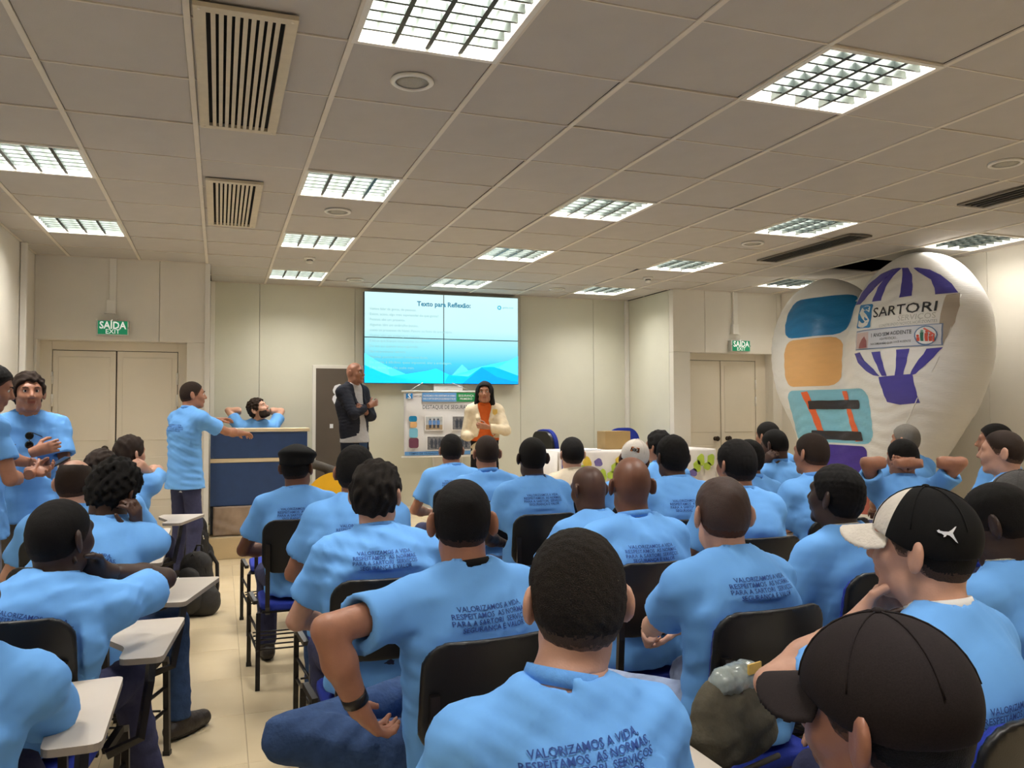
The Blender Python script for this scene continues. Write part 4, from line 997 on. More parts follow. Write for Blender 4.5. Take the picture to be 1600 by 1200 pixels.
PHT = [mat('photo_sky', (182, 186, 188), .5, noise=.2, scale=30), mat('photo_ground', (168, 146, 116), .5, noise=.25, scale=40), mat('photo_people', (64, 70, 84), .5, noise=.5, scale=60), mat('photo_blue', (96, 140, 200), .5, noise=.25, scale=60), mat('photo_grey', (120, 120, 124), .5, noise=.5, scale=50)]
for k, (x, z) in enumerate([(-.19, .33), (.15, .33), (-.17, .085), (.17, .085)]):
    f = bflat('photo', x-.012, z-.012, x+.222, z+.172, PHF, -.012)
    bflat('photo_sky', x, z+.06, x+.21, z+.16, PHT[0] if k < 1 else PHT[4], -.0128, f); bflat('photo_ground', x, z, x+.21, z+.06, PHT[1] if k < 1 else PHT[4], -.0128, f)
    for i in range(3):
        c = x+.055+.05*i
        bflat('figure_legs', c-.014, z+.02, c+.014, z+.065, PHT[2], -.0135, f); bflat('figure_shirt', c-.02, z+.06, c+.02, z+.115, PHT[3] if k == 0 else PHT[2], -.014, f)
        b = bmesh.new(); lathe(b, [(.011, 0), (.011, .002)], 12); bmesh.ops.rotate(b, verts=b.verts, cent=(0, 0, 0), matrix=Matrix.Rotation(math.pi/2, 3, 'X')); oo = obj('figure_head', b, PHT[2], f); oo.location = (c, -.0125, z+.126)
# plain colour patches where the banner carries its drawing
for (x0, z0, x1, z1, m) in [(-.40, .43, -.30, .50, mat('patch_cap', (0, 122, 170), .5, noise=.05, scale=9)), (-.385, .355, -.30, .43, mat('patch_tan', (222, 176, 120), .5, noise=.05, scale=9)), (-.395, .235, -.29, .35, mat('patch_sky', (120, 186, 212), .5, noise=.05, scale=9)), (-.40, .11, -.28, .23, mat('patch_maroon', (112, 62, 84), .5, noise=.05, scale=9))]:
    b = poly_prism(rrect(x0, z0, x1, z1, .025), 0, .002); bmesh.ops.rotate(b, verts=b.verts, cent=(0, 0, 0), matrix=Matrix.Rotation(math.pi/2, 3, 'X')); oo = obj('colour_patch', b, m, bn); oo.location = (0, -.0115, 0)

# dark panel with white mark on the back wall
pn = tag(empty('dark_panel', (1.365, YB, .222)), 'dark grey door-sized panel with white lettering behind the man in the blazer', 'panel')
bx('frame', (-.315, -.04, 0), (.315, -.001, 1.84), WHITE, pn, .004); bx('sheet', (-.275, -.044, .02), (.275, -.039, 1.80), mat('panel_grey', (94, 84, 74), .5, noise=.05, scale=6), pn)
flat_text('lettering', '8', .36, XZ(.0, -.0455, 1.36), TXW, pn, fat=.012)
for x, z0, z1 in ((-.10, .36, .50), (-.09, 1.08, 1.13)): bx('white_mark', (x-.02, -.0455, z0), (x+.02, -.044, z1), TXW, pn)

# ------------------------------------------------------------------ podium on the stage
pd_ = tag(empty('podium', (.405, 9.15, .222)), 'tall podium desk with dark blue panels and pale wood edges', 'podium')
PBL = mat('podium_blue', (42, 68, 112), .65, noise=.08, scale=14); PWD = mat('podium_wood', (224, 204, 168), .5, noise=.12, scale=6, stretch=(1, 8, 8))
bx('carcass', (-.485, -.16, .02), (.485, .12, 1.06), mat('podium_side', (48, 52, 60), .6, noise=.1, scale=9), pd_, .003)
bx('top_board', (-.51, -.20, 1.07), (.51, .16, 1.105), PWD, pd_, .004)
bx('upper_panel', (-.485, -.18, .80), (.485, -.161, 1.068), PBL, pd_, .002); bx('wood_strip', (-.49, -.184, .755), (.49, -.161, .795), PWD, pd_, .002)
bx('middle_panel', (-.485, -.18, .31), (.485, -.161, .75), PBL, pd_, .002)
pv, pf = [], []
rs_ = np.random.RandomState(4)
for i in range(41):
    for j in range(15):
        x, z = -.455+.9*i/40, .01+.295*j/14
        pv.append((x, -.182-.016*abs(math.sin(7*x+9*z+2*math.sin(11*z+3*x)))-.010*abs(math.sin(23*x-14*z+1.5*math.sin(17*x))), z))
pf = [(i*15+j, (i+1)*15+j, (i+1)*15+j+1, i*15+j+1) for i in range(40) for j in range(14)]
o = obj('wrapped_lower_panel', mesh_np('wrapped_lower_panel', pv, pf), mat('wrap_brown', (164, 142, 122), .35, noise=.25, scale=7), pd_); o.modifiers.new('t', 'SOLIDIFY').thickness = .01
bm = bmesh.new()
for k in range(9):
    a = k*.7; tube(bm, [(.12, -.215, .16), (.12+.05*math.cos(a), -.218, .16+.055*math.sin(a))], .004, 5)
obj('yellow_print', bm, mat('print_yellow', (178, 164, 60), .6, noise=.1, scale=20), pd_)
o = tag(bx('paper_sheet', (-.0, 8.98, 1.328), (.25, 9.2, 1.331), TXW), 'white paper lying on the podium top', 'paper')

# ------------------------------------------------------------------ table with printed cloth
tbx, tby, tz = 4.42, 8.40, 1.06
TX0, TX1, TY0, TY1 = -1.0, .95, -.33, .33
t = tag(empty('folding_table', (tbx, tby, 0)), 'long table under the printed white cloth before the stage', 'table')
bx('tabletop', (TX0, TY0, tz-.03), (TX1, TY1, tz-.002), LAM, t, .004)
for sx in (-1, 1):
    for sy in (-1, 1): tb('leg', [(sx*.88, sy*.27, 0), (sx*.88, sy*.27, tz-.03)], .018, BLACKM, t)
CLOTH = mat('cloth_white', (226, 220, 214), .8, noise=.04, scale=9, bump=.2, bscale=20)
cv, cf = [], []
prof = [(TY0-.012, .40), (TY0-.010, .70), (TY0-.008, tz-.02), (TY0-.004, tz+.002), (-.1, tz+.002), (.15, tz+.002), (TY1+.004, tz+.002), (TY1+.008, tz-.02), (TY1+.01, .7)]
nx = 61
for i in range(nx):
    x = TX0-.006+(TX1-TX0+.012)*i/(nx-1)
    for j, (y, z) in enumerate(prof):
        s = .016*math.sin(i*.9)+.010*math.sin(i*.37+1) if j in (0, 8) else (.008*math.sin(i*.9) if j == 1 else 0)
        cv.append((x, y-(s+.016 if j in (0, 1) else (-s-.016 if j == 8 else 0)), z))
cf = [(i*9+j, (i+1)*9+j, (i+1)*9+j+1, i*9+j+1) for i in range(nx-1) for j in range(8)]
for x, sgn in ((TX0-.008, -1), (TX1+.008, 1)):
    k0 = len(cv)
    for i in range(9):
        y = TY0+(TY1-TY0)*i/8
        cv += [(x+sgn*(.012+.01*math.sin(i*1.7)), y, .5), (x, y, tz+.001)]
    cf += [(k0+2*i, k0+2*i+2, k0+2*i+3, k0+2*i+1) for i in range(8)]
c = tag(empty('tablecloth', (tbx, tby, 0)), 'white tablecloth printed with green and yellow flowers', 'tablecloth')
o = obj('cloth', mesh_np('cloth', cv, cf), CLOTH, c); o.modifiers.new('t', 'SOLIDIFY').thickness = .003
PR = [mat('flower_lime', (172, 196, 70), .8, noise=.1, scale=20), mat('flower_yellow', (222, 192, 70), .8, noise=.1, scale=20), mat('flower_purple', (110, 100, 160), .8, noise=.1, scale=20), mat('stripe_blue', (90, 100, 150), .8, noise=.1, scale=20)]
for i in range(11):
    x = -.92+.172*i; y = TY0-.048
    for k in range(2+i % 2):
        b = bmesh.new(); cx_, cz_ = x+.05*k+.01*(i % 3), .80+.07*((i+k) % 3)
        vs = [b.verts.new((cx_+(.050+.006*math.cos(4*a+i))*math.cos(a), y, cz_+(.055+.007*math.cos(3*a+i))*math.sin(a)*(1.2 if k else .8))) for a in [2*math.pi*q/20 for q in range(20)]]
        f = b.faces.new(vs[::-1]); b.normal_update(); ex = bmesh.ops.extrude_face_region(b, geom=[f])['geom']; bmesh.ops.translate(b, verts=[q for q in ex if isinstance(q, bmesh.types.BMVert)], vec=(0, -.002, 0)); bmesh.ops.recalc_face_normals(b, faces=list(b.faces))
        obj('printed_flower', b, PR[(0, 1, 0, 0, 2, 1, 0)[(2*i+3*k) % 7]], c)
for i in range(7): bx('printed_stripe', (-.985+.026*i, TY0-.050, .76), (-.973+.026*i, TY0-.046, 1.035), PR[3 if i % 2 else 2], c)
cbx = tag(empty('cardboard_box', (4.27, 8.44, tz+.004)), 'plain brown cardboard box on the printed tablecloth', 'box')
CB = mat('cardboard', (166, 138, 92), .8, noise=.06, scale=9)
bx('carton', (-.16, -.09, 0), (.16, .12, .2), CB, cbx, .002); bx('flap', (-.158, -.088, .2), (-.0015, .118, .204), CB, cbx); bx('flap', (.0015, -.088, .2), (.158, .118, .204), CB, cbx); bx('packing_tape', (-.022, -.089, .204), (.022, .119, .2055), mat('tape', (190, 164, 110), .3, noise=.05, scale=9), cbx)
for i, (x, y, r, lb, m) in enumerate([(4.45, 8.22, .2, 'yellow printed leaflet lying on the tablecloth', 'flower_yellow'), (4.80, 8.25, -.3, 'white folded paper on the tablecloth by the leaflet', 'print_white'), (3.85, 8.3, .1, 'stack of papers near the striped end of the cloth', 'print_white')]):
    o = tag(bx('paper_sheet', (-.105, -.15, 0), (.105, .15, .004+.01*(i == 2)), MATS[m], None, .001, 1), lb, 'paper'); o.location = (x, y, tz+.004); o.rotation_euler = (0, 0, r)
o = tag(bx('white_carton', (-.07, -.05, 0), (.07, .05, .07), TXW, None, .003), 'small white carton at the far end of the printed table', 'box'); o.location = (4.95, 8.45, tz+.004)
bx('carton_lid', (-.072, -.052, .05), (.072, .052, .074), VIN, o, .002)
def office_chair(x, y, rz, label):
    r = tag(empty('office_chair', (x, y, .222), rz), label, 'chair', 'blue office chairs behind the table')
    b = poly_prism(rrect(-.23, .0, .23, .46, .16, 8), -.03, .03); bmesh.ops.rotate(b, verts=b.verts, cent=(0, 0, 0), matrix=Matrix.Rotation(math.pi/2, 3, 'X'))
    bmesh.ops.bevel(b, geom=list(b.edges), offset=.008, segments=2, affect='EDGES')
    o = obj('backrest', b, SEATB, r); o.location = (0, .22, .60); o.rotation_euler = (-.15, 0, 0)
    b = poly_prism(rrect(-.22, .02, .22, .44, .14, 8), -.02, .02); bmesh.ops.rotate(b, verts=b.verts, cent=(0, 0, 0), matrix=Matrix.Rotation(math.pi/2, 3, 'X'))
    o = obj('back_shell', b, BLACKP, r); o.location = (0, .262, .60); o.rotation_euler = (-.15, 0, 0)
    b = poly_prism(rrect(-.24, -.24, .24, .22, .1, 6), .44, .51); bmesh.ops.bevel(b, geom=list(b.edges), offset=.012, segments=2, affect='EDGES'); obj('seat', b, SEATB, r)
    tb('back_post', [(0, .12, .43), (0, .28, .45), (0, .30, .75)], .02, BLACKM, r); tb('column', [(0, 0, .08), (0, 0, .44)], .025, BLACKM, r)
    for k in range(5):
        a = k*2*math.pi/5+.3; tb('base_leg', [(0, 0, .10), (.27*math.cos(a), .27*math.sin(a), .065)], .018, BLACKM, r)
        tb('caster', [(.27*math.cos(a)-.012, .27*math.sin(a), .03), (.27*math.cos(a)+.012, .27*math.sin(a), .03)], .03, BLACKP, r, 12)
office_chair(4.96, 9.22, .1, 'blue round-backed office chair facing the audience behind the table')
office_chair(4.0, 9.25, 1.75, 'blue office chair turned sideways at the striped table end')

# dark bag with a safety board on the stage front
bg = tag(empty('equipment_bag', (1.0, 8.6, 0)), 'dark grey equipment on the floor near the stage, by the black beret', 'bag')
S = Sdf(); S.cap((-.12, 0, .52), (.12, 0, .80), .10, .09, k=.06); S.cap((-.1, 0, .2), (.1, 0, .5), .17, .14, k=.08); S.cap((.1, 0, .82), (.26, -.02, .86), .05, .045, k=.04); S.cap((-.2, .02, 1.0), (.1, 0, .9), .05, .05, k=.04)
S.plane(lambda X, Y, Z: .003-Z+X*0+Y*0, .003)
v, f = S.mesh(.015, 'bag_body', disp=folds(5, .012, .12)); obj('bag_body', mesh_np('bag_body', v, f), mat('bag_grey', (78, 72, 64), .8, noise=.3, scale=12, bump=.3, bscale=60), bg)
bd = tag(empty('round_sign_board', (1.13, 8.42, .0)), 'round board with yellow, white and red sectors standing by the dark equipment', 'sign')
def sector(a0, a1, m, r=.33, n=10):
    pts = [(0, 0)]+[(r*math.cos(math.radians(a0+(a1-a0)*k/n)), r*math.sin(math.radians(a0+(a1-a0)*k/n))) for k in range(n+1)]
    b = poly_prism(pts, -.006, .006); bmesh.ops.rotate(b, verts=b.verts, cent=(0, 0, 0), matrix=Matrix.Rotation(math.pi/2, 3, 'X')); o = obj('sector', b, m, bd); o.location = (0, 0, .56)
sector(60, 150, mat('sector_yellow', (222, 170, 20), .5, noise=.05, scale=9)); sector(20, 60, TXW); sector(-60, 20, mat('sector_red', (210, 70, 40), .5, noise=.05, scale=9)); sector(150, 300, TXW)
tb('stake', [(0, .012, 0), (0, .012, .5)], .012, BLACKM, bd)

# backpacks on the floor
def backpack(x, y, rz, label, m, sc=1.):
    r = tag(empty('backpack', (x, y, 0), rz), label, 'backpack'); r.scale = (sc,)*3
    S = Sdf(); S.cap((0, .02, .12), (0, .02, .34), .15, .12, k=.06, fr=(0, 1, 0), fk=.75); S.cap((-.08, .02, .09), (.08, .02, .09), .10, k=.05); S.plane(lambda X, Y, Z: .003-Z+X*0+Y*0, .01)
    v, f = S.mesh(.009, 'pack', disp=folds(9, .010, .13)); obj('main_compartment', mesh_np('main_compartment', v, f), m, r)
    S = Sdf(); S.cap((0, -.09, .12), (0, -.085, .27), .10, .085, k=.05, fr=(0, 1, 0), fk=.6); S.plane(lambda X, Y, Z: .02-Z+X*0+Y*0, .01)
    v, f = S.mesh(.009, 'pocket', disp=folds(12, .007, .1)); p = obj('front_pocket', mesh_np('front_pocket', v, f), m, r)
    for s in (-1, 1):
        tb('strap', [(s*.06, .10, .44), (s*.08, .17, .34), (s*.09, .16, .18), (s*.10, .11, .06)], .014, m, r, 8)
        tb('zip_pull', [(s*.035, -.152, .30), (s*.04, -.158, .265)], .005, CHROME, p, 6)
    tb('zip', [(-.115, -.02, .16), (-.10, -.025, .34), (0, -.03, .44), (.10, -.025, .34), (.115, -.02, .16)], .005, BLACKM, r, 6)
    tb('grab_handle', [(-.03, .05, .45), (-.02, .06, .49), (.02, .06, .49), (.03, .05, .45)], .008, m, r, 6)
PACK = mat('backpack_black', (46, 43, 40), .75, noise=.2, scale=20, bump=.25, bscale=200)
backpack(-.16, 6.55, -.5, 'dark grey backpack standing on the aisle floor', PACK, 1.02)
backpack(-.22, 8.50, .3, 'black backpack by the stage corner behind the standing man', mat('backpack_dark', (24, 23, 24), .75, noise=.2, scale=20, bump=.25, bscale=200), 1.1)
ART = {
'stripe': [[(0.113, 2.537), (0.237, 2.528), (0.29, 2.618), (0.369, 2.697), (0.507, 2.769), (0.522, 2.792), (0.657, 2.82), (0.575, 2.822), (0.426, 2.795), (0.27, 2.72), (0.166, 2.618)], [(0.441, 2.524), (0.562, 2.52), (0.581, 2.642), (0.625, 2.747), (0.682, 2.813), (0.637, 2.82), (0.542, 2.768), (0.476, 2.657)], [(0.761, 2.522), (0.882, 2.525), (0.861, 2.632), (0.815, 2.733), (0.742, 2.806), (0.682, 2.814), (0.726, 2.731), (0.753, 2.617)], [(1.056, 2.516), (1.192, 2.52), (1.132, 2.607), (1.043, 2.696), (0.951, 2.757), (0.836, 2.793), (0.797, 2.795), (0.912, 2.733), (0.995, 2.658), (1.04, 2.576)], [(0.21, 2.048), (0.317, 2.053), (0.385, 1.967), (0.511, 1.88), (0.572, 1.813), (0.499, 1.824), (0.404, 1.869), (0.275, 1.957)], [(0.483, 2.042), (0.587, 2.043), (0.616, 1.938), (0.649, 1.813), (0.596, 1.815), (0.543, 1.926)], [(0.769, 2.046), (0.891, 2.048), (0.864, 1.939), (0.818, 1.818), (0.734, 1.814), (0.76, 1.93)], [(1.026, 2.038), (1.139, 2.044), (1.042, 1.929), (0.928, 1.821), (0.874, 1.808), (0.93, 1.905), (0.997, 1.992)], [(0.557, 1.806), (0.899, 1.822), (0.912, 1.563), (0.727, 1.549), (0.607, 1.574)]],
'greypanel': [[(1.129, 2.503), (1.201, 2.516), (1.224, 2.402), (1.212, 2.256), (1.139, 2.056), (1.112, 2.177)]],
'logosq': [[(0.254, 2.518), (0.451, 2.503), (0.466, 2.487), (0.461, 2.286), (0.442, 2.277), (0.249, 2.289), (0.232, 2.305), (0.236, 2.505)]],
'bannerborder': [[(0.242, 2.261), (1.144, 2.252), (1.14, 2.061), (0.244, 2.075)]],
'banner': [[(0.253, 2.25), (1.135, 2.244), (1.131, 2.069), (0.255, 2.084)]],
'photo': [[(0.268, 2.239), (0.451, 2.235), (0.452, 2.083), (0.269, 2.087)]],
}
# ------------------------------------------------------------------ heart-shaped inflatable against the right wall
IX, IY = 6.22, 6.55
inf = tag(empty('inflatable', (IX, IY, 0)), 'huge white heart-shaped inflatable printed with a striped hot-air balloon', 'inflatable')
# local axes: x towards the wall, y along the wall (u = -y), z up; the printed face looks to -x
S = Sdf()
S.ell((0, .66, 2.13), (.43, .74, .80), None, .05); S.ell((0, -.58, 2.17), (.45, .74, .82), None, .05)
S.cap((0, .55, 1.75), (0, .28, .42), .60, .36, k=.25, fr=(1, 0, 0), fk=.62); S.cap((0, -.5, 1.75), (0, .16, .42), .62, .36, k=.25, fr=(1, 0, 0), fk=.62)
S.cap((0, .25, .42), (0, .2, .22), .40, .42, k=.15, fr=(1, 0, 0), fk=.8)
S.plane(lambda X, Y, Z: .004-Z+X*0+Y*0, .02)
iv, iff = S.mesh(.022, 'envelope', disp=lambda X, Y, Z: .004*np.sin(Z*55+3*np.sin(Y*9))*np.clip((np.abs(X)*4-.5), 0, 1)+.0035*np.sin(Y*16+1.2*np.sin(Z*5))+X*0)
NYL = mat('inflatable_nylon', (234, 232, 228), .32, noise=.03, scale=3, bump=.3, bscale=22, stretch=(.4, 1, 4))
obj('envelope', mesh_np('envelope', iv, iff), NYL, inf)
ibv = BVHTree.FromPolygons([Vector(p) for p in iv.tolist()], iff.tolist())
def on_face(u, v, lift):
    h = ibv.ray_cast(Vector((-1.5, -u, v)), Vector((1, 0, 0)), 3)
    return None if h[0] is None else h[0]+h[1]*lift
def print_shape(name, pts, m, lift=.003, step=.05):
    bm = bmesh.new(); f = bm.faces.new([bm.verts.new((p[0], p[1], 0)) for p in pts]); bmesh.ops.triangulate(bm, faces=[f])
    for _ in range(5):
        e = [q for q in bm.edges if q.calc_length() > step]
        if not e: break
        bmesh.ops.subdivide_edges(bm, edges=e, cuts=1); bmesh.ops.triangulate(bm, faces=list(bm.faces))
    for v in list(bm.verts):
        q = on_face(v.co.x, v.co.y, lift)
        if q is None: bm.verts.remove(v)
        else: v.co = q
    for f in bm.faces: f.smooth = True
    return obj(name, bm, m, inf)
def print_text(name, body, size, uL, vL, m, width=None, fat=0., lift=.005, align='LEFT'):
    V, T = text_mesh(body, size, align, fat); V = V.copy()
    if width: V[:, 0] *= width/np.ptp(V[:, 0])
    P = np.zeros_like(V); ok = np.ones(len(V), bool)
    for i, p in enumerate(V):
        q = on_face(uL+p[0], vL+p[1], lift)
        if q is None: ok[i] = False
        else: P[i] = q
    T = T[ok[T].all(1)]
    me = mesh_np(name, P, T); me.polygons.foreach_set('use_smooth', np.zeros(len(T), bool)); obj(name, me, m, inf)
def pm(n, c): return mat('nylon_'+n, c, .36, noise=.04, scale=6, bump=.2, bscale=22, stretch=(.4, 1, 4))
VIO = pm('violet', (72, 66, 158))
for P in ART['stripe']: print_shape('balloon_stripe', P, VIO)
for P in ART['greypanel']: print_shape('grey_panel', P, pm('grey', (172, 160, 146)))
print_shape('logo_square', ART['logosq'][0], pm('blue', (18, 122, 186)))
print_text('logo_letter', 'S', .27, .348, 2.30, NYL, fat=.035, width=.19, align='CENTER')
print_text('lettering', 'SARTORI', .128, .484, 2.368, mat('print_black', (30, 30, 34), .5, noise=.05, scale=9), width=.60, fat=.008)
print_text('lettering', 'SERVIÇOS', .072, .775, 2.306, mat('print_lightgrey', (190, 188, 182), .5, noise=.05, scale=9), width=.31)
print_text('lettering', 'CONSTRUINDO NOVOS HORIZONTES', .036, .57, 2.268, mat('print_midgrey', (158, 158, 158), .5, noise=.05, scale=9), width=.53)
print_shape('notice_border', ART['bannerborder'][0], pm('border', (112, 132, 170)), .006, .08)
print_shape('notice', ART['banner'][0], pm('notice', (206, 208, 216)), .009, .08)
print_text('lettering', '1 ANO SEM ACIDENTE', .047, .485, 2.182, TXD, width=.42, fat=.008, lift=.013)
print_text('lettering', 'AQUI PREVENÇÃO...', .030, .59, 2.145, TXD, width=.20, fat=.006, lift=.013)
print_text('lettering', 'SUA FAMÍLIA NÃO QUER VOCÊ AUSENTE', .026, .485, 2.106, TXD, width=.42, fat=.006, lift=.013)
print_shape('notice_photo', ART['photo'][0], pm('photo_pale', (206, 182, 180)), .013, .08)
print_shape('photo_subject', [(.31, 2.09), (.44, 2.09), (.43, 2.15), (.40, 2.20), (.36, 2.17), (.33, 2.13)], pm('photo_dark', (150, 84, 84)), .016)
ring = lambda c, r, n=20: [(c[0]+r*math.cos(2*math.pi*i/n), c[1]+r*math.sin(2*math.pi*i/n)) for i in range(n)]
print_shape('icon_ring', ring((1.02, 2.155), .088), pm('icon_blue', (84, 118, 158)), .013); print_shape('icon_field', ring((1.022, 2.155), .078), pm('icon_white', (228, 228, 230)), .017)
ICR, ICG = pm('icon_red', (206, 78, 56)), pm('icon_green', (40, 110, 90))
for (x, hgt, m) in ((.995, .075, ICG), (1.03, .068, ICR), (.965, .04, ICR), (1.06, .04, ICR)):
    print_shape('icon_figure', [(x-.011, 2.105), (x+.011, 2.105), (x+.013, 2.105+hgt), (x-.013, 2.105+hgt)], m, .020); print_shape('icon_head', ring((x, 2.117+hgt), .011, 10), m, .020)
print_shape('icon_roof', [(1.0, 2.215), (1.015, 2.225), (1.09, 2.16), (1.09, 2.145)], ICR, .021); print_shape('icon_wall', [(1.076, 2.10), (1.088, 2.10), (1.088, 2.15), (1.076, 2.15)], ICR, .021)
# the drawing on the other lobe is left as plain work-wear colour patches
def patch(name, x0, z0, x1, z1, m, lift=.003, r=.08): print_shape(name, rrect(x0, z0, x1, z1, r, 4), m, lift)
patch('colour_patch', -.84, 2.27, -.02, 2.69, pm('cap_blue', (0, 116, 176)), r=.16)
patch('colour_patch', -.80, 1.75, -.06, 2.25, pm('tan', (228, 176, 112)), r=.14)
patch('colour_patch', -.82, 1.17, .38, 1.71, pm('light_blue', (130, 192, 214)), r=.12)
for P in ([(-.56, 1.69), (-.47, 1.70), (-.27, 1.20), (-.36, 1.19)], [(-.06, 1.69), (.02, 1.69), (.24, 1.20), (.15, 1.19)]): print_shape('orange_band', P, pm('orange', (230, 104, 52)), .006)
for z in (1.51, 1.20): patch('dark_band', -.48, z, .24, z+.09, pm('dark', (46, 40, 44)), .009, .015)
patch('colour_patch', -.36, .78, .27, 1.15, pm('trouser_violet', (66, 44, 146)), r=.05)
patch('colour_patch', -.40, .48, .32, .76, pm('maroon', (168, 90, 80)), r=.05)
for q in (0, 1): tb('seam', [on_face(u, v, .002) for u, v in ([(1.13, 2.75), (1.21, 2.5), (1.19, 2.2), (1.08, 1.9), (.9, 1.6), (.72, 1.35)] if q else [(-1.2, 2.6), (-1.3, 2.3), (-1.28, 2.0), (-1.15, 1.6)]) if on_face(u, v, .002) is not None], .004, NYL, inf, 6)
# ------------------------------------------------------------------ tablet-arm chairs
CH = {}
def chair_parts():
    def rr2(X, Z, x0, z0, x1, z1, r):
        qx = np.abs(X-(x0+x1)/2)-(x1-x0)/2+r; qz = np.abs(Z-(z0+z1)/2)-(z1-z0)/2+r
        return np.sqrt(np.maximum(qx, 0)**2+np.maximum(qz, 0)**2)+np.minimum(np.maximum(qx, qz), 0)-r
    yc = lambda X, Z: -.195+.9*X*X-.16*(Z-.75)
    def slab(x0, z0, x1, z1, r, off, th, nm, m):
        S = Sdf(); S.add(lambda X, Y, Z: np.maximum(np.abs(Y-yc(X, Z)-off)-th+.006, rr2(X, Z, x0, z0, x1, z1, r)+.006)-.006, (x0, -.32, z0), (x1, .0, z1), .002)
        v, f = S.mesh(.0085, nm); me = mesh_np(nm, v, f); me.materials.append(m); return me
    P = [('back_shell', slab(-.205, .615, .205, .912, .075, 0, .011, 'back_shell', BLACKP)), ('back_cushion', slab(-.19, .63, .19, .895, .07, .024, .015, 'back_cushion', SEATB))]
    S = Sdf(); S.add(lambda X, Y, Z: np.maximum(np.abs(Z-.428)-.020+.008, rr2(X, Y, -.21, -.16, .21, .26, .08)+.008)-.008, (-.21, -.16, .4), (.21, .26, .46), .002)
    v, f = S.mesh(.0095, 'seat'); me = mesh_np('seat', v, f); me.materials.append(SEATB); P.append(('seat', me))
    def tm(nm, fn, m=BLACKM):
        b = bmesh.new(); fn(b); me = bpy.data.meshes.new(nm); b.to_mesh(me); b.free(); me.materials.append(m); P.append((nm, me))
    tm('seat_pan', lambda b: box(b, (-.20, -.15, .398), (.20, .25, .410)), BLACKP)
    for s in (-1, 1):
        tm('back_post', lambda b: tube(b, [(s*.165, .10, .395), (s*.17, -.12, .395), (s*.175, -.175, .44), (s*.175, -.190, .62), (s*.175, -.192, .78)], .013, square=True))
        tm('leg', lambda b: tube(b, [(s*.255, .27, .0), (s*.255, .25, .38), (s*.255, .235, .425), (s*.25, .19, .44), (s*.225, .10, .405)], .013, square=True))
        tm('leg', lambda b: tube(b, [(s*.225, -.20, .0), (s*.22, -.13, .395), (s*.20, -.06, .40)], .013, square=True))
        for z, e in ((.30, .0), (.20, .0)):
            tm('side_rail', lambda b: tube(b, [(s*.252, .255, z), (s*.221, -.14-.05*(.40-z)/.2, z)], .008))
    tm('book_rack', lambda b: [tube(b, [(-.235, y, .20), (.235, y, .20)], .005, 6) for y in (-.14, -.04, .06, .16, .24)])
    tm('cross_tube', lambda b: [tube(b, [(-.2, y, .395), (.2, y, .395)], .012, square=True) for y in (-.06, .12)])
    for s in (-1, 1):
        b = bmesh.new(); tube(b, [(s*.255, .27, 0), (s*.255, .27, .02)], .016, square=True); me = bpy.data.meshes.new('foot_cap'); b.to_mesh(me); b.free(); me.materials.append(BLACKP); P.append(('foot_cap', me))
    T = []
    b = bmesh.new(); tube(b, [(.232, .08, .40), (.325, .12, .43), (.345, .16, .60), (.345, .20, .69)], .013, square=True); tube(b, [(.345, .20, .69), (.32, .45, .693)], .010, square=True)
    me = bpy.data.meshes.new('tablet_arm'); b.to_mesh(me); b.free(); me.materials.append(BLACKM); T.append(('tablet_arm', me))
    out = [(.405, .53), (.10, .50), (.11, .37), (.27, .15), (.28, .0), (.41, .0)]
    def soft(P, r):
        o = []
        for i, p in enumerate(P):
            a, c = np.array(P[i-1]), np.array(P[(i+1) % len(P)]); p = np.array(p); u = p+nrm(a-p)*r; v = p+nrm(c-p)*r
            o += [tuple(u*(1-t)**2+2*p*t*(1-t)+v*t*t) for t in (0, .25, .5, .75, 1)]
        return o
    b = poly_prism(soft(out, .03), .703, .722)
    me = bpy.data.meshes.new('tablet'); b.to_mesh(me); b.free(); me.materials.append(LAM); me.materials.append(LAMEDGE)
    for p in me.polygons: p.material_index = 0 if p.normal.z > .5 else 1
    T.append(('tablet', me))
    return P, T
def chair(x, y, yaw, label, tablet=True):
    if not CH: CH['p'] = chair_parts()
    P, T = CH['p']
    r = tag(empty('tablet_chair', (x, y, 0), -math.radians(yaw)), label, 'chair', 'black audience chairs with blue seats')
    for n, me in P+(T if tablet else []): obj(n, me, None, r)
    return r

# ------------------------------------------------------------------ the audience
def crown(u, v, d, extra=0.):
    p = at(u, v, d); p[2] -= .121+extra; return p
def lod_for(d): return .0075 if d < 2 else (.009 if d < 3.4 else (.0125 if d < 5 else .015))
ROOTS = {}
def sit(key, root, head, label, who=None, cyaw=None, tablet=True, extra=0., chair_=True, **k):
    H = crown(*head, extra)
    ya = math.radians(k.get('yaw', 0)); ln = k.pop('lean', .05)
    root = (H[0]-math.sin(ya)*ln+k.pop('dx', 0.), H[1]-math.cos(ya)*ln+k.pop('dy', 0.))
    cyaw = k.get('yaw', 0) if cyaw is None else cyaw
    ROOTS[key] = root; k['cyaw'] = cyaw
    k.setdefault('group', 'seated audience in light blue shirts')
    r = person(key, root, H, label, lod=lod_for(head[2]), **k)
    if chair_: chair(root[0], root[1], cyaw, 'black chair with blue seat under %s' % who, tablet)
    return r
def local(root, yaw, p):
    c, s = math.cos(math.radians(yaw)), math.sin(math.radians(yaw)); dx, dy = p[0]-root[0], p[1]-root[1]
    return np.array([dx*c-dy*s, dx*s+dy*c, p[2]])
D = {s: ((s*.145, .43, .51), (s*.145, .40, .085), s*6) for s in (-1, 1)}
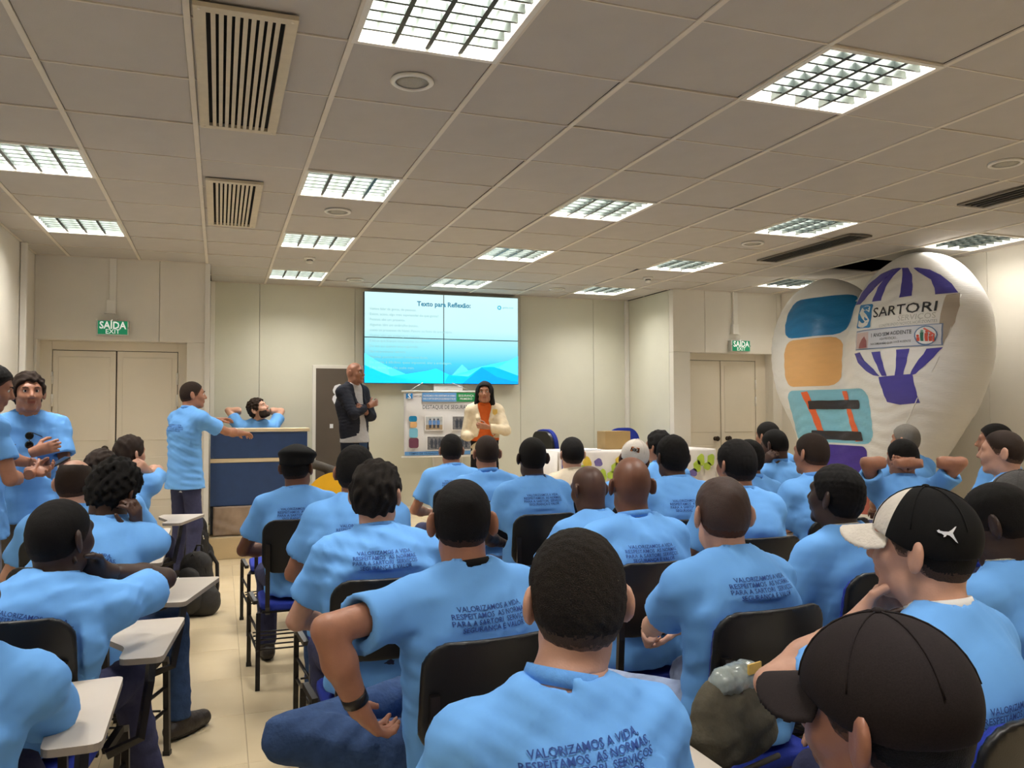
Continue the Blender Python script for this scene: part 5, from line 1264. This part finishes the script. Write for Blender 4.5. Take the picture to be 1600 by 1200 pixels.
def logo_plate(pts, m, name, a0, up0, su=1., flip=False):
    """flat mark stitched on a cap crown: outline in metres, centred at angle a0 (0 = front, + = wearer's right), height up0 above the head centre"""
    def f(co, Hc, R):
        r0 = np.array([.094, .115, .105]); c0 = np.array([0, -.014, .032]); vs = []
        for x, z in pts:
            ang = a0+(x*su)/.105*(-1 if flip else 1); zz = up0+z*su
            h = (zz-c0[2])/r0[2]; q = math.sqrt(max(.05, 1-h*h))
            p = c0+r0*np.array([math.sin(ang)*q, math.cos(ang)*q, h])*1.03
            vs.append(Hc+R @ p)
        b = bmesh.new(); fc = b.faces.new([b.verts.new(v) for v in vs]); b.normal_update()
        bmesh.ops.triangulate(b, faces=[fc]); o = obj(name, b, m, co); o.modifiers.new('t', 'SOLIDIFY').thickness = .002
    return f
def cap_label(word, a0, up0):
    def f(co, Hc, R):
        logo_plate(rrect(-.034, -.015, .034, .015, .004, 2), mat('patch_orange', (196, 118, 62), .7, noise=.1, scale=60), 'cap_patch', a0, up0, 1., True)(co, Hc, R)
        V, T = text_mesh(word, .030, 'CENTER', .03); r0 = np.array([.094, .115, .105])*1.062; c0 = np.array([0, -.014, .032]); P = []
        for x, y, z in V:
            ang = a0-x/.105; h = (up0+y-.0105-c0[2])/r0[2]; q = math.sqrt(max(.05, 1-h*h))
            P.append(Hc+R @ (c0+r0*np.array([math.sin(ang)*q, math.cos(ang)*q, h])))
        obj('lettering', mesh_np('lettering', P, T), BLACKC, co)
    return f
CAT = [(-.030, .012), (-.024, .016), (-.020, .012), (-.010, .010), (.004, .010), (.014, .016), (.026, .026), (.030, .027), (.024, .018), (.016, .006), (.020, -.006), (.026, -.018), (.030, -.026), (.024, -.022), (.014, -.010), (.006, -.002), (-.002, .000), (-.006, -.006), (-.012, -.008), (-.010, -.002), (-.016, .003), (-.026, .006)]

# nearest rows, right of the aisle
sit('R1', (.60, 1.42), (899, 831, 1.53), 'person with black buzz cut and protruding ears, back squarely to the camera', 'the man with buzz cut and protruding ears', skin='light', hair='short', hc='dusty', hy=14, bulk=.9, print_drop=0.055, pants='pale', twist=5, nx=-.045, neck=.01,
    legs={-1: ((-.30, .33, .60), (-.22, .55, .10), -20), 1: D[1]}, arms=('lap', 'lap'), seat=.45)
sit('R2', (.70, .66), (1372, 952, 1.08), 'person in a dark brown cap seen from behind, lowest in the crowd', 'the man in the dark brown cap', skin='olive', hair='buzz', extra=.02, hy=-17, hp=6, cap=dict(kind='cap', m=CAPBR), prt=True, pants='navy', yaw=34,
    tablet=False)
R3r = (.53, 2.24)
sit('R3', R3r, (722, 748, 2.38), 'person with shaved dark hair and black undershirt collar, arm slung over a chair', 'the man slinging his arm over a chair', skin='tan', hair='buzz', hy=14, yaw=-6, bulk=1.15, pcol=BLACKC, print_drop=0.07, pants='jeans', twist=-6, watch=-1,
    arms=((local(R3r, -6, (.20, 2.12, .74)), (-1, -.5, .2), (1, .3, 0), .7), 'tablet'), legs={-1: ((-.47, .17, .60), (.06, .40, .61), 60), 1: D[1]})
R4r = (1.47, 2.30)
sit('R4', R4r, (1126, 744, 2.68), 'person with thinning auburn hair leaning forward in pale jeans', 'the man with thinning auburn hair', skin='light', hair='thin', hc='auburn', hy=12, bulk=1.12, bow=.03, print_drop=0.045, pants='pale', yaw=-4,
    arms=((np.array([-.02, .46, .66]), (-1, -.1, -.5), (1, 0, 0), .8), 'knee'), legs={-1: ((-.30, .40, .54), (-.24, .46, .085), -15), 1: D[1]})
sit('R5', (1.55, 1.50), (1436, 757, 1.84), 'person in a black cap with white front and visor, hand at his mouth', 'the man in the black and white cap', skin='light', hair='buzz', hy=-24, yaw=-14, extra=.02, print_drop=0.15, pcol=mat('collar_white', (226, 224, 220), .8, noise=.03, scale=40),
    cap=dict(kind='cap', m=BLACKC, front=CAPW, bill=CAPW, split=.035, logo=logo_plate(CAT, TXW, 'leaping_cat_emblem', -2.2, .045, .62, True)), arms=('chin', 'lap'), bulk=1.05, legs={-1: ((-.27, .37, .56), (-.24, .42, .085), -20), 1: D[1]})
# second group along the aisle
sit('R7', (.50, 3.05), (589, 722, 3.15), 'person with wavy dark brown hair tilting right, third from the aisle front', 'the man with wavy dark brown hair', skin='light', hair='full', hc='dusty', hy=26, bulk=1.18, print_drop=0.06, bow=.02, pants='navy', arms=('lap', 'tablet'))
sit('R8', (.46, 3.80), (556, 697, 3.92), 'big person with thick black hair and a small white tag on his shirt back', 'the big man with a white shirt tag', skin='tan', hair='short', hy=18, bulk=1.35, print_drop=0.09, pants='jeans')
sit('R9', (.43, 4.68), (465, 692, 4.75), 'person wearing a black beret-like cap by the aisle', 'the man in the black beret', skin='brown', hair='buzz', hy=25, extra=.02, cap=dict(kind='beret', m=BLACKC), bulk=1.05, print_drop=0.08)
chair(.42, 6.0, 0, 'empty black chair with blue seat closest to the podium')
sit('R10', (1.66, 3.20), (985, 712, 3.45), 'person with shiny shaved brown head and thick neck in the middle', 'the man with shiny shaved brown head', skin='brown', hair=None, hy=14, bulk=1.12, print_drop=0.09)
sit('R11', (1.72, 3.95), (918, 727, 4.2), 'person with bald dark head leaning low and looking aside', 'the bald man leaning low', skin='dark', hair=None, hy=-12, hp=14, yaw=-14, bulk=1.05, prt=False, bow=.03)
sit('R12', (2.36, 2.62), (1303, 727, 3.25), 'person with short black hair and thin necklace looking up towards the screen', 'the man with thin necklace looking up', skin='deep', hair='short', hy=-16, hp=-6, yaw=-8, prt=False, arms=('lap', 'tablet'), necklace=mat('necklace_silver', (190, 186, 178), .3, .8, noise=.05, scale=40))
sit('R13', (2.30, 1.98), (1556, 755, 2.48), 'person with shaved black hair and bead necklace looking down', 'the man with bead necklace looking down', skin='deep', hair='buzz', hy=-22, hp=22, yaw=-10, prt=False, arms=('lap', 'tablet'), bulk=1.05, necklace=mat('necklace_bead', (196, 190, 170), .5, noise=.5, scale=200))
sit('R14', (3.0, 2.40), (1588, 733, 3.3), 'person in a dark grey cap at the edge behind the bead necklace', 'the man in the dark grey cap', skin='brown', hair='buzz', hy=-30, extra=.02, cap=dict(kind='cap', m=CAPG), yaw=-10, prt=False)
# farther rows
sit('R15', (1.52, 5.85), (705, 679, 6.5), 'person with neat black hair sitting in front of the banner', 'the man before the banner', skin='tan', hair='short', hy=10, print_drop=0.09, bulk=1.05)
sit('R16', (1.74, 5.15), (760, 680, 5.65), 'person with cropped brown hair seated before the woman in the cream jacket', 'the man before the woman in cream', skin='tan', hair='buzz', hc='brown', hy=6, prt=False)
sit('R17', (1.78, 4.62), (831, 683, 4.95), 'person with very dark shaved head and broad back beside the beige shirt', 'the broad man beside the beige shirt', skin='deep', hair='buzz', hy=8, bulk=1.2, print_drop=0.07, pcol=mat('collar_navy', (30, 44, 84), .8, noise=.05, scale=40))
sit('R18', (2.42, 5.55), (893, 684, 6.25), 'person in the only beige shirt of the audience, black hair', 'the person in the beige shirt', skin='light', hair='short', hy=6, shirt='beige', bulk=1.0, group='audience out of uniform')
sit('R19', (2.72, 5.25), (990, 686, 5.45), 'person in a white cap with an orange patch', 'the man in the white cap', skin='brown', hair='buzz', hy=22, hr=12, extra=.015, print_drop=0.1, yaw=14, cap=dict(kind='cap', m=CAPW, logo=cap_label('NIKE', 3.35, .068)))
sit('R20', (2.46, 4.15), (1049, 681, 4.7), 'person with thick black hair before the blue round-backed chair', 'the man before the blue chair', skin='dark', hair='short', hy=4, bulk=1.15, print_drop=0.09)
sit('R21', (3.02, 5.1), (1028, 674, 6.4), 'person with full dark hair half hidden by another head before the blue chair', 'the person half hidden before the blue chair', skin='tan', hair='full', hy=-20, prt=False)
sit('R22', (2.52, 3.40), (1148, 688, 4.05), 'person with straight black hair looking across in front of the doors', 'the man with straight black hair', skin='tan', hair='short', hy=-4, prt=False, bulk=1.08)
sit('R23', (3.16, 4.45), (1168, 688, 5.45), 'person mostly hidden behind the straight black hair', 'the man mostly hidden near the doors', skin='brown', hair='short', hy=-5, prt=False)
sit('R24', (3.55, 4.85), (1209, 671, 6.15), 'person leaning forward with a dark hand against his face', 'the man with hand against his face', skin='dark', hair='buzz', hy=-16, hp=15, yaw=-10, arms=('cheek', 'lap'), bow=.04, prt=False)
sit('R25', (4.05, 5.4), (1198, 660, 7.1), 'person with black hair farthest back near the door knobs', 'the farthest man near the door knobs', skin='tan', hair='short', hy=-10, prt=False)
sit('R26', (3.36, 4.12), (1266, 676, 4.7), 'person with short brown hair below the inflatable, upright', 'the upright man below the inflatable', skin='tan', hair='buzz', hc='brown', hy=-8, print_drop=0.05, bulk=1.05, arms=('lap', 'tablet'))
sit('R27', (4.75, 4.62), (1413, 664, 6.6), 'person with grey hair beyond the man clasping his head', 'the grey-haired man', skin='tan', hair='short', hc='grey', hy=-15, prt=False)
sit('R28', (3.85, 3.80), (1408, 687, 5.45), 'person leaning back with both hands clasped behind the head', 'the man clasping his head', skin='tan', hair='short', hy=2, arms=('behind0', 'behind0'), prt=False, yaw=26)
sit('R29', (4.98, 4.15), (1552, 663, 5.75), 'person with dark hair in profile farthest right', 'the man in profile beside the wall', skin='tan', hair='short', hy=-38, yaw=-20, prt=False)
sit('R30', (4.34, 3.45), (1563, 672, 4.5), 'person with faded haircut in profile, forearm on a tablet', 'the man with faded haircut', skin='light', hair='buzz', hy=-36, yaw=-22, arms=('tablet', 'lap'), prt=False, hc='brown', bulk=1.05)
# left of the aisle
L1r = (-.60, 2.08)
sit('L1', L1r, (-66, 842, 1.88), 'person cut by the frame, only shirt sleeve and elbow on the white tablet', 'the man cut off by the frame', dx=-.10, skin='deep', hair='buzz', hy=15, bulk=1.1, pants='navy', arms=('lap', (np.array([.14, .46, .765]), (1, -.5, -1.3), (0, 0, -1))))
chair(-.66, 1.40, 0, 'black chair with white tablet nearest the camera, unoccupied in view')
L2r = (-.56, 2.80)
sit('L2', L2r, (98, 779, 2.6), 'person with shaved dark head resting chin on hand, elbow on the tablet', 'the man resting chin on hand', dx=-.10, skin='deep', hair='buzz', hy=36, yaw=6, bulk=1.1, print_drop=0.08, arms=('lap', 'chinside'), pants='navy', bow=.02,
    legs={-1: D[-1], 1: ((.22, .44, .53), (.30, .50, .085), 40)})
sit('L3', (-.56, 3.60), (180, 721, 3.42), 'person with messy black hair leaning head on a fist', 'the man leaning on a fist', dx=-.10, skin='dark', hair='curly', hy=26, hp=16, hr=10, yaw=16, bulk=1.1, arms=('lap', 'cheek'), pants='jeans', bow=.03, legs={-1: D[-1], 1: ((.22, .44, .53), (.24, .46, .085), 25)})
sit('L4', (-.66, 4.35), (119, 717, 4.15), 'person with bald crown and dark hair at the sides', 'the man with bald crown', skin='light', hair='sides', hc='brown', hy=15, bulk=1.05, prt=False)
sit('L5', (-.58, 5.15), (160, 704, 4.95), 'person with dark hair hidden behind others, forearm on the tablet', 'the mostly hidden man on the tablet', dx=-.04, skin='tan', hair='full', hc='brown', hy=15, prt=False, arms=('lap', (np.array([.20, .32, .76]), (1, -.7, -.9), (0, 0, -1))))
sit('L6', (-.56, 5.95), (205, 682, 5.8), 'person with brown hair holding his cheek, front of the aisle column', 'the man holding his cheek', dx=-.04, skin='light', hair='full', hc='brown', hy=46, yaw=18, print_drop=0.1, arms=('lap', 'cheek'))

# ------------------------------------------------------------------ people standing and on the stage
def stand(key, xy, head, label, yaw, **k):
    H = crown(*head, k.pop('extra', 0)); H[0] = H[0]*.999
    return person(key, xy, H, label, yaw=yaw, stand=True, lod=.0085, group=k.pop('group', None), **k)
p1 = at(-12, 571, 4.45)
s1 = stand('S1', (p1[0]-.06, p1[1]), (-12, 571, 4.45), 'person cut by the frame looking down at a phone', 60, hy=82, hp=18, skin='tan', hair='short', eyes=True, pants='grey', prt=False,
    arms=((np.array([.05, .25, 1.17]), (-1, -.4, -.6), (.6, -.3, .6), .5), (np.array([.09, .23, 1.16]), (1, -.5, -.8), (-.6, -.3, .6), .6)))
p2 = at(45, 583, 5.1)
stand('S2', (p2[0]+.0, p2[1]+.02), (45, 583, 5.1), 'person with wavy brown hair and crossed arms standing by the double doors', 166, hy=160, skin='tan', hair='full', hc='brown', eyes=True, pants='taupe', arms=('cross', 'cross'), prt=False, bulk=1.08, group='standing men in light blue shirts')
p3 = at(302, 596, 7.35)
stand('S3', (p3[0]-.06, p3[1]-.02), (302, 596, 7.35), 'person standing at the podium with a forearm on its top', 52, hy=78, skin='tan', hair='buzz', hc='brown', eyes=True, print_drop=.13, group='standing men in light blue shirts',
    arms=((np.array([-.22, .50, 1.42]), (-1, -.3, -.7), (0, -.2, -1), .5), (np.array([.12, .52, 1.30]), (1, -.3, -.8), (0, 0, -1), .4)))
p4 = at(404, 622, 9.25)
person('S4', (p4[0]-.02, p4[1]+.02), crown(404, 622, 9.25), 'bearded person reclining behind the podium with hands behind his head', yaw=172, hy=118, hp=-24, hr=8, skin='light', hair='full', hc='brown', eyes=True, beard=True, arms=('behind0', 'behind0'), prt=False, z0=.222, seat=.56, lod=.0095, legs={s: ((s*.36, .20, .60), (s*.30, .12, .085), s*20) for s in (-1, 1)})
tl = tag(empty('stool', (p4[0]-.02, p4[1]+.02, .222)), 'dark stool under the reclining man behind the podium', 'stool')
b = bmesh.new(); lathe(b, [(.19, .50), (.2, .52), (.2, .545), (.18, .558)], 24); obj('seat', b, BLACKP, tl)
for k in range(4):
    a = math.pi/4+k*math.pi/2; tb('leg', [(.2*math.cos(a), .2*math.sin(a), 0), (.13*math.cos(a), .13*math.sin(a), .5)], .013, BLACKM, tl)
p5 = at(556, 566, 9.2)
person('S5', (p5[0], p5[1]), crown(556, 566, 9.2), 'bald person in a navy blazer standing with folded arms beside the screen', yaw=136, hy=134, skin='olive', hair=None, hc='brown', eyes=True, shirt='blazer', pants='jeans', arms=('cross', 'cross'), stand=True, z0=.222, lod=.0085, bulk=1.06, recede=.02)
p6 = at(757, 597, 9.55)
person('S6', (p6[0], p6[1]), crown(757, 597, 9.55), 'woman with dark hair in a cream jacket and orange blouse speaking on the stage', yaw=196, hy=200, skin='tan', hair='long', hc='black', eyes=True, female=True, shirt='jacket', pants='black', stand=True, z0=.222, lod=.0085, bulk=.98,
    arms=((np.array([-.02, .22, 1.10]), (-1, -.2, -.5), (.3, -1, .2), .9), 'stub'))


# ------------------------------------------------------------------ small things worn, carried and held
def on_cloth(key, name, x, z, back=False):
    """point on a garment of a person, straight in from the front (or the back), in the person's own axes"""
    P = PEOPLE[key]; o = [c for c in P.children if c.name.split('.')[0] == name][0]
    bv = BVHTree.FromPolygons([v.co.copy() for v in o.data.vertices], [tuple(p.vertices) for p in o.data.polygons])
    sg = -1 if back else 1; h = bv.ray_cast(Vector((x, .8*sg, z)), Vector((0, -sg, 0)), 2)
    return (h[0] if h[0] is not None else Vector((x, .15*sg, z))), sg
def cloth_tag(key, gar, name, x, z, w_, h_, m, back=False):
    p, sg = on_cloth(key, gar, x, z, back)
    return bx(name, (p.x-w_/2, p.y-.003, p.z-h_/2), (p.x+w_/2, p.y+.003, p.z+h_/2), m, PEOPLE[key], .001, 1), p
cloth_tag('R8', 'shirt', 'white_tag', -.02, 1.115, .034, .034, TXW, True)
cloth_tag('R8', 'shirt', 'tag_print', -.02, 1.115, .014, .008, ICR, True)
cloth_tag('S2', 'shirt', 'name_badge', .09, 1.30, .07, .016, mat('badge_dark', (78, 92, 120), .5, noise=.1, scale=30))
cloth_tag('S6', 'jacket', 'yellow_badge', -.12, 1.25, .055, .10, mat('badge_yellow', (222, 184, 92), .5, noise=.1, scale=30))
cloth_tag('S3', 'trousers', 'pocket_label', .0, .80, .10, .022, TXW, True)
P = PEOPLE['S2']; q, _ = on_cloth('S2', 'shirt', .0, 1.33)
g = tag(empty('sunglasses', P.matrix_basis @ (q+Vector((0, .014, 0))), P.rotation_euler.z), 'black sunglasses hanging from the shirt of the man with crossed arms', 'sunglasses')
for s_ in (-1, 1):
    b = bmesh.new(); lathe(b, [(.022, -.003), (.024, 0), (.018, .004)], 16); bmesh.ops.rotate(b, verts=b.verts, cent=(0, 0, 0), matrix=Matrix.Rotation(-math.pi/2, 3, 'X')); o = obj('lens', b, mat('lens_black', (12, 12, 14), .12, noise=.02, scale=9), g); o.location = (0, 0, s_*.028)
tb('bridge', [(0, .003, -.008), (0, .006, 0), (0, .003, .008)], .003, BLACKM, g, 6)
for s_ in (-1, 1): tb('temple', [(0, 0, s_*.05), (-.02, -.006, s_*.045), (-.07, -.008, s_*.02)], .0028, BLACKM, g, 6)
P = PEOPLE['S1']
ph = tag(empty('smartphone', P.matrix_basis @ Vector((.07, .37, 1.21)), P.rotation_euler.z), 'dark smartphone in the hands of the man looking down', 'phone')
o = bx('case', (-.037, -.072, -.005), (.037, .072, .004), BLACKP, ph, .003); o.rotation_euler = (.5, 0, 0)
o = bx('glass', (-.034, -.068, .004), (.034, .068, .0052), mat('phone_glass', (40, 44, 52), .1, noise=.02, scale=9), ph); o.rotation_euler = (.5, 0, 0)
bgp = tag(empty('olive_bag', (1.20, 1.74, .625), .3), 'crumpled olive bag with a clear plastic top resting on a lap', 'bag')
S = Sdf(); S.cap((-.07, 0, .085), (.07, 0, .085), .085, k=.04, fr=(0, 1, 0), fk=.7); S.cap((-.06, 0, .17), (.05, 0, .18), .05, .045, k=.05, fr=(0, 1, 0), fk=.7)
v, f = S.mesh(.009, 'pouch', disp=folds(21, .012, .09)); obj('pouch', mesh_np('pouch', v, f), mat('olive_cloth', (82, 76, 60), .85, noise=.2, scale=30, bump=.3, bscale=60), bgp)
S = Sdf(); S.cap((-.05, -.01, .215), (.07, .01, .20), .035, .045, k=.04); v, f = S.mesh(.009, 'wrap', disp=folds(22, .014, .06)); obj('plastic_wrap', mesh_np('plastic_wrap', v, f), mat('plastic_clear', (150, 160, 156), .15, noise=.35, scale=30), bgp)
tb('strap', [(-.14, 0, .10), (-.16, -.02, .04), (-.12, -.05, .01), (.1, -.06, .02)], .007, mat('olive_cloth', (0, 0, 0)), bgp, 6)
bx('yellow_card', (.02, -.035, .225), (.07, -.03, .25), mat('badge_yellow', (0, 0, 0)), bgp)

rx, ry = ROOTS['L3']
pc_ = tag(empty('pencil_case', (rx+.22, ry+.40, .7235), .5), 'grey green pencil case lying on the tablet beside the man leaning on a fist', 'case')
b = bmesh.new(); tube(b, [(-.10, 0, .022), (-.085, 0, .022), (.085, 0, .022), (.10, 0, .022)], [.012, .022, .022, .012], 12); obj('pouch', b, mat('case_green', (74, 82, 80), .7, noise=.15, scale=60), pc_)
tb('zip', [(-.09, 0, .044), (.09, 0, .044)], .003, CHROME, pc_, 6)
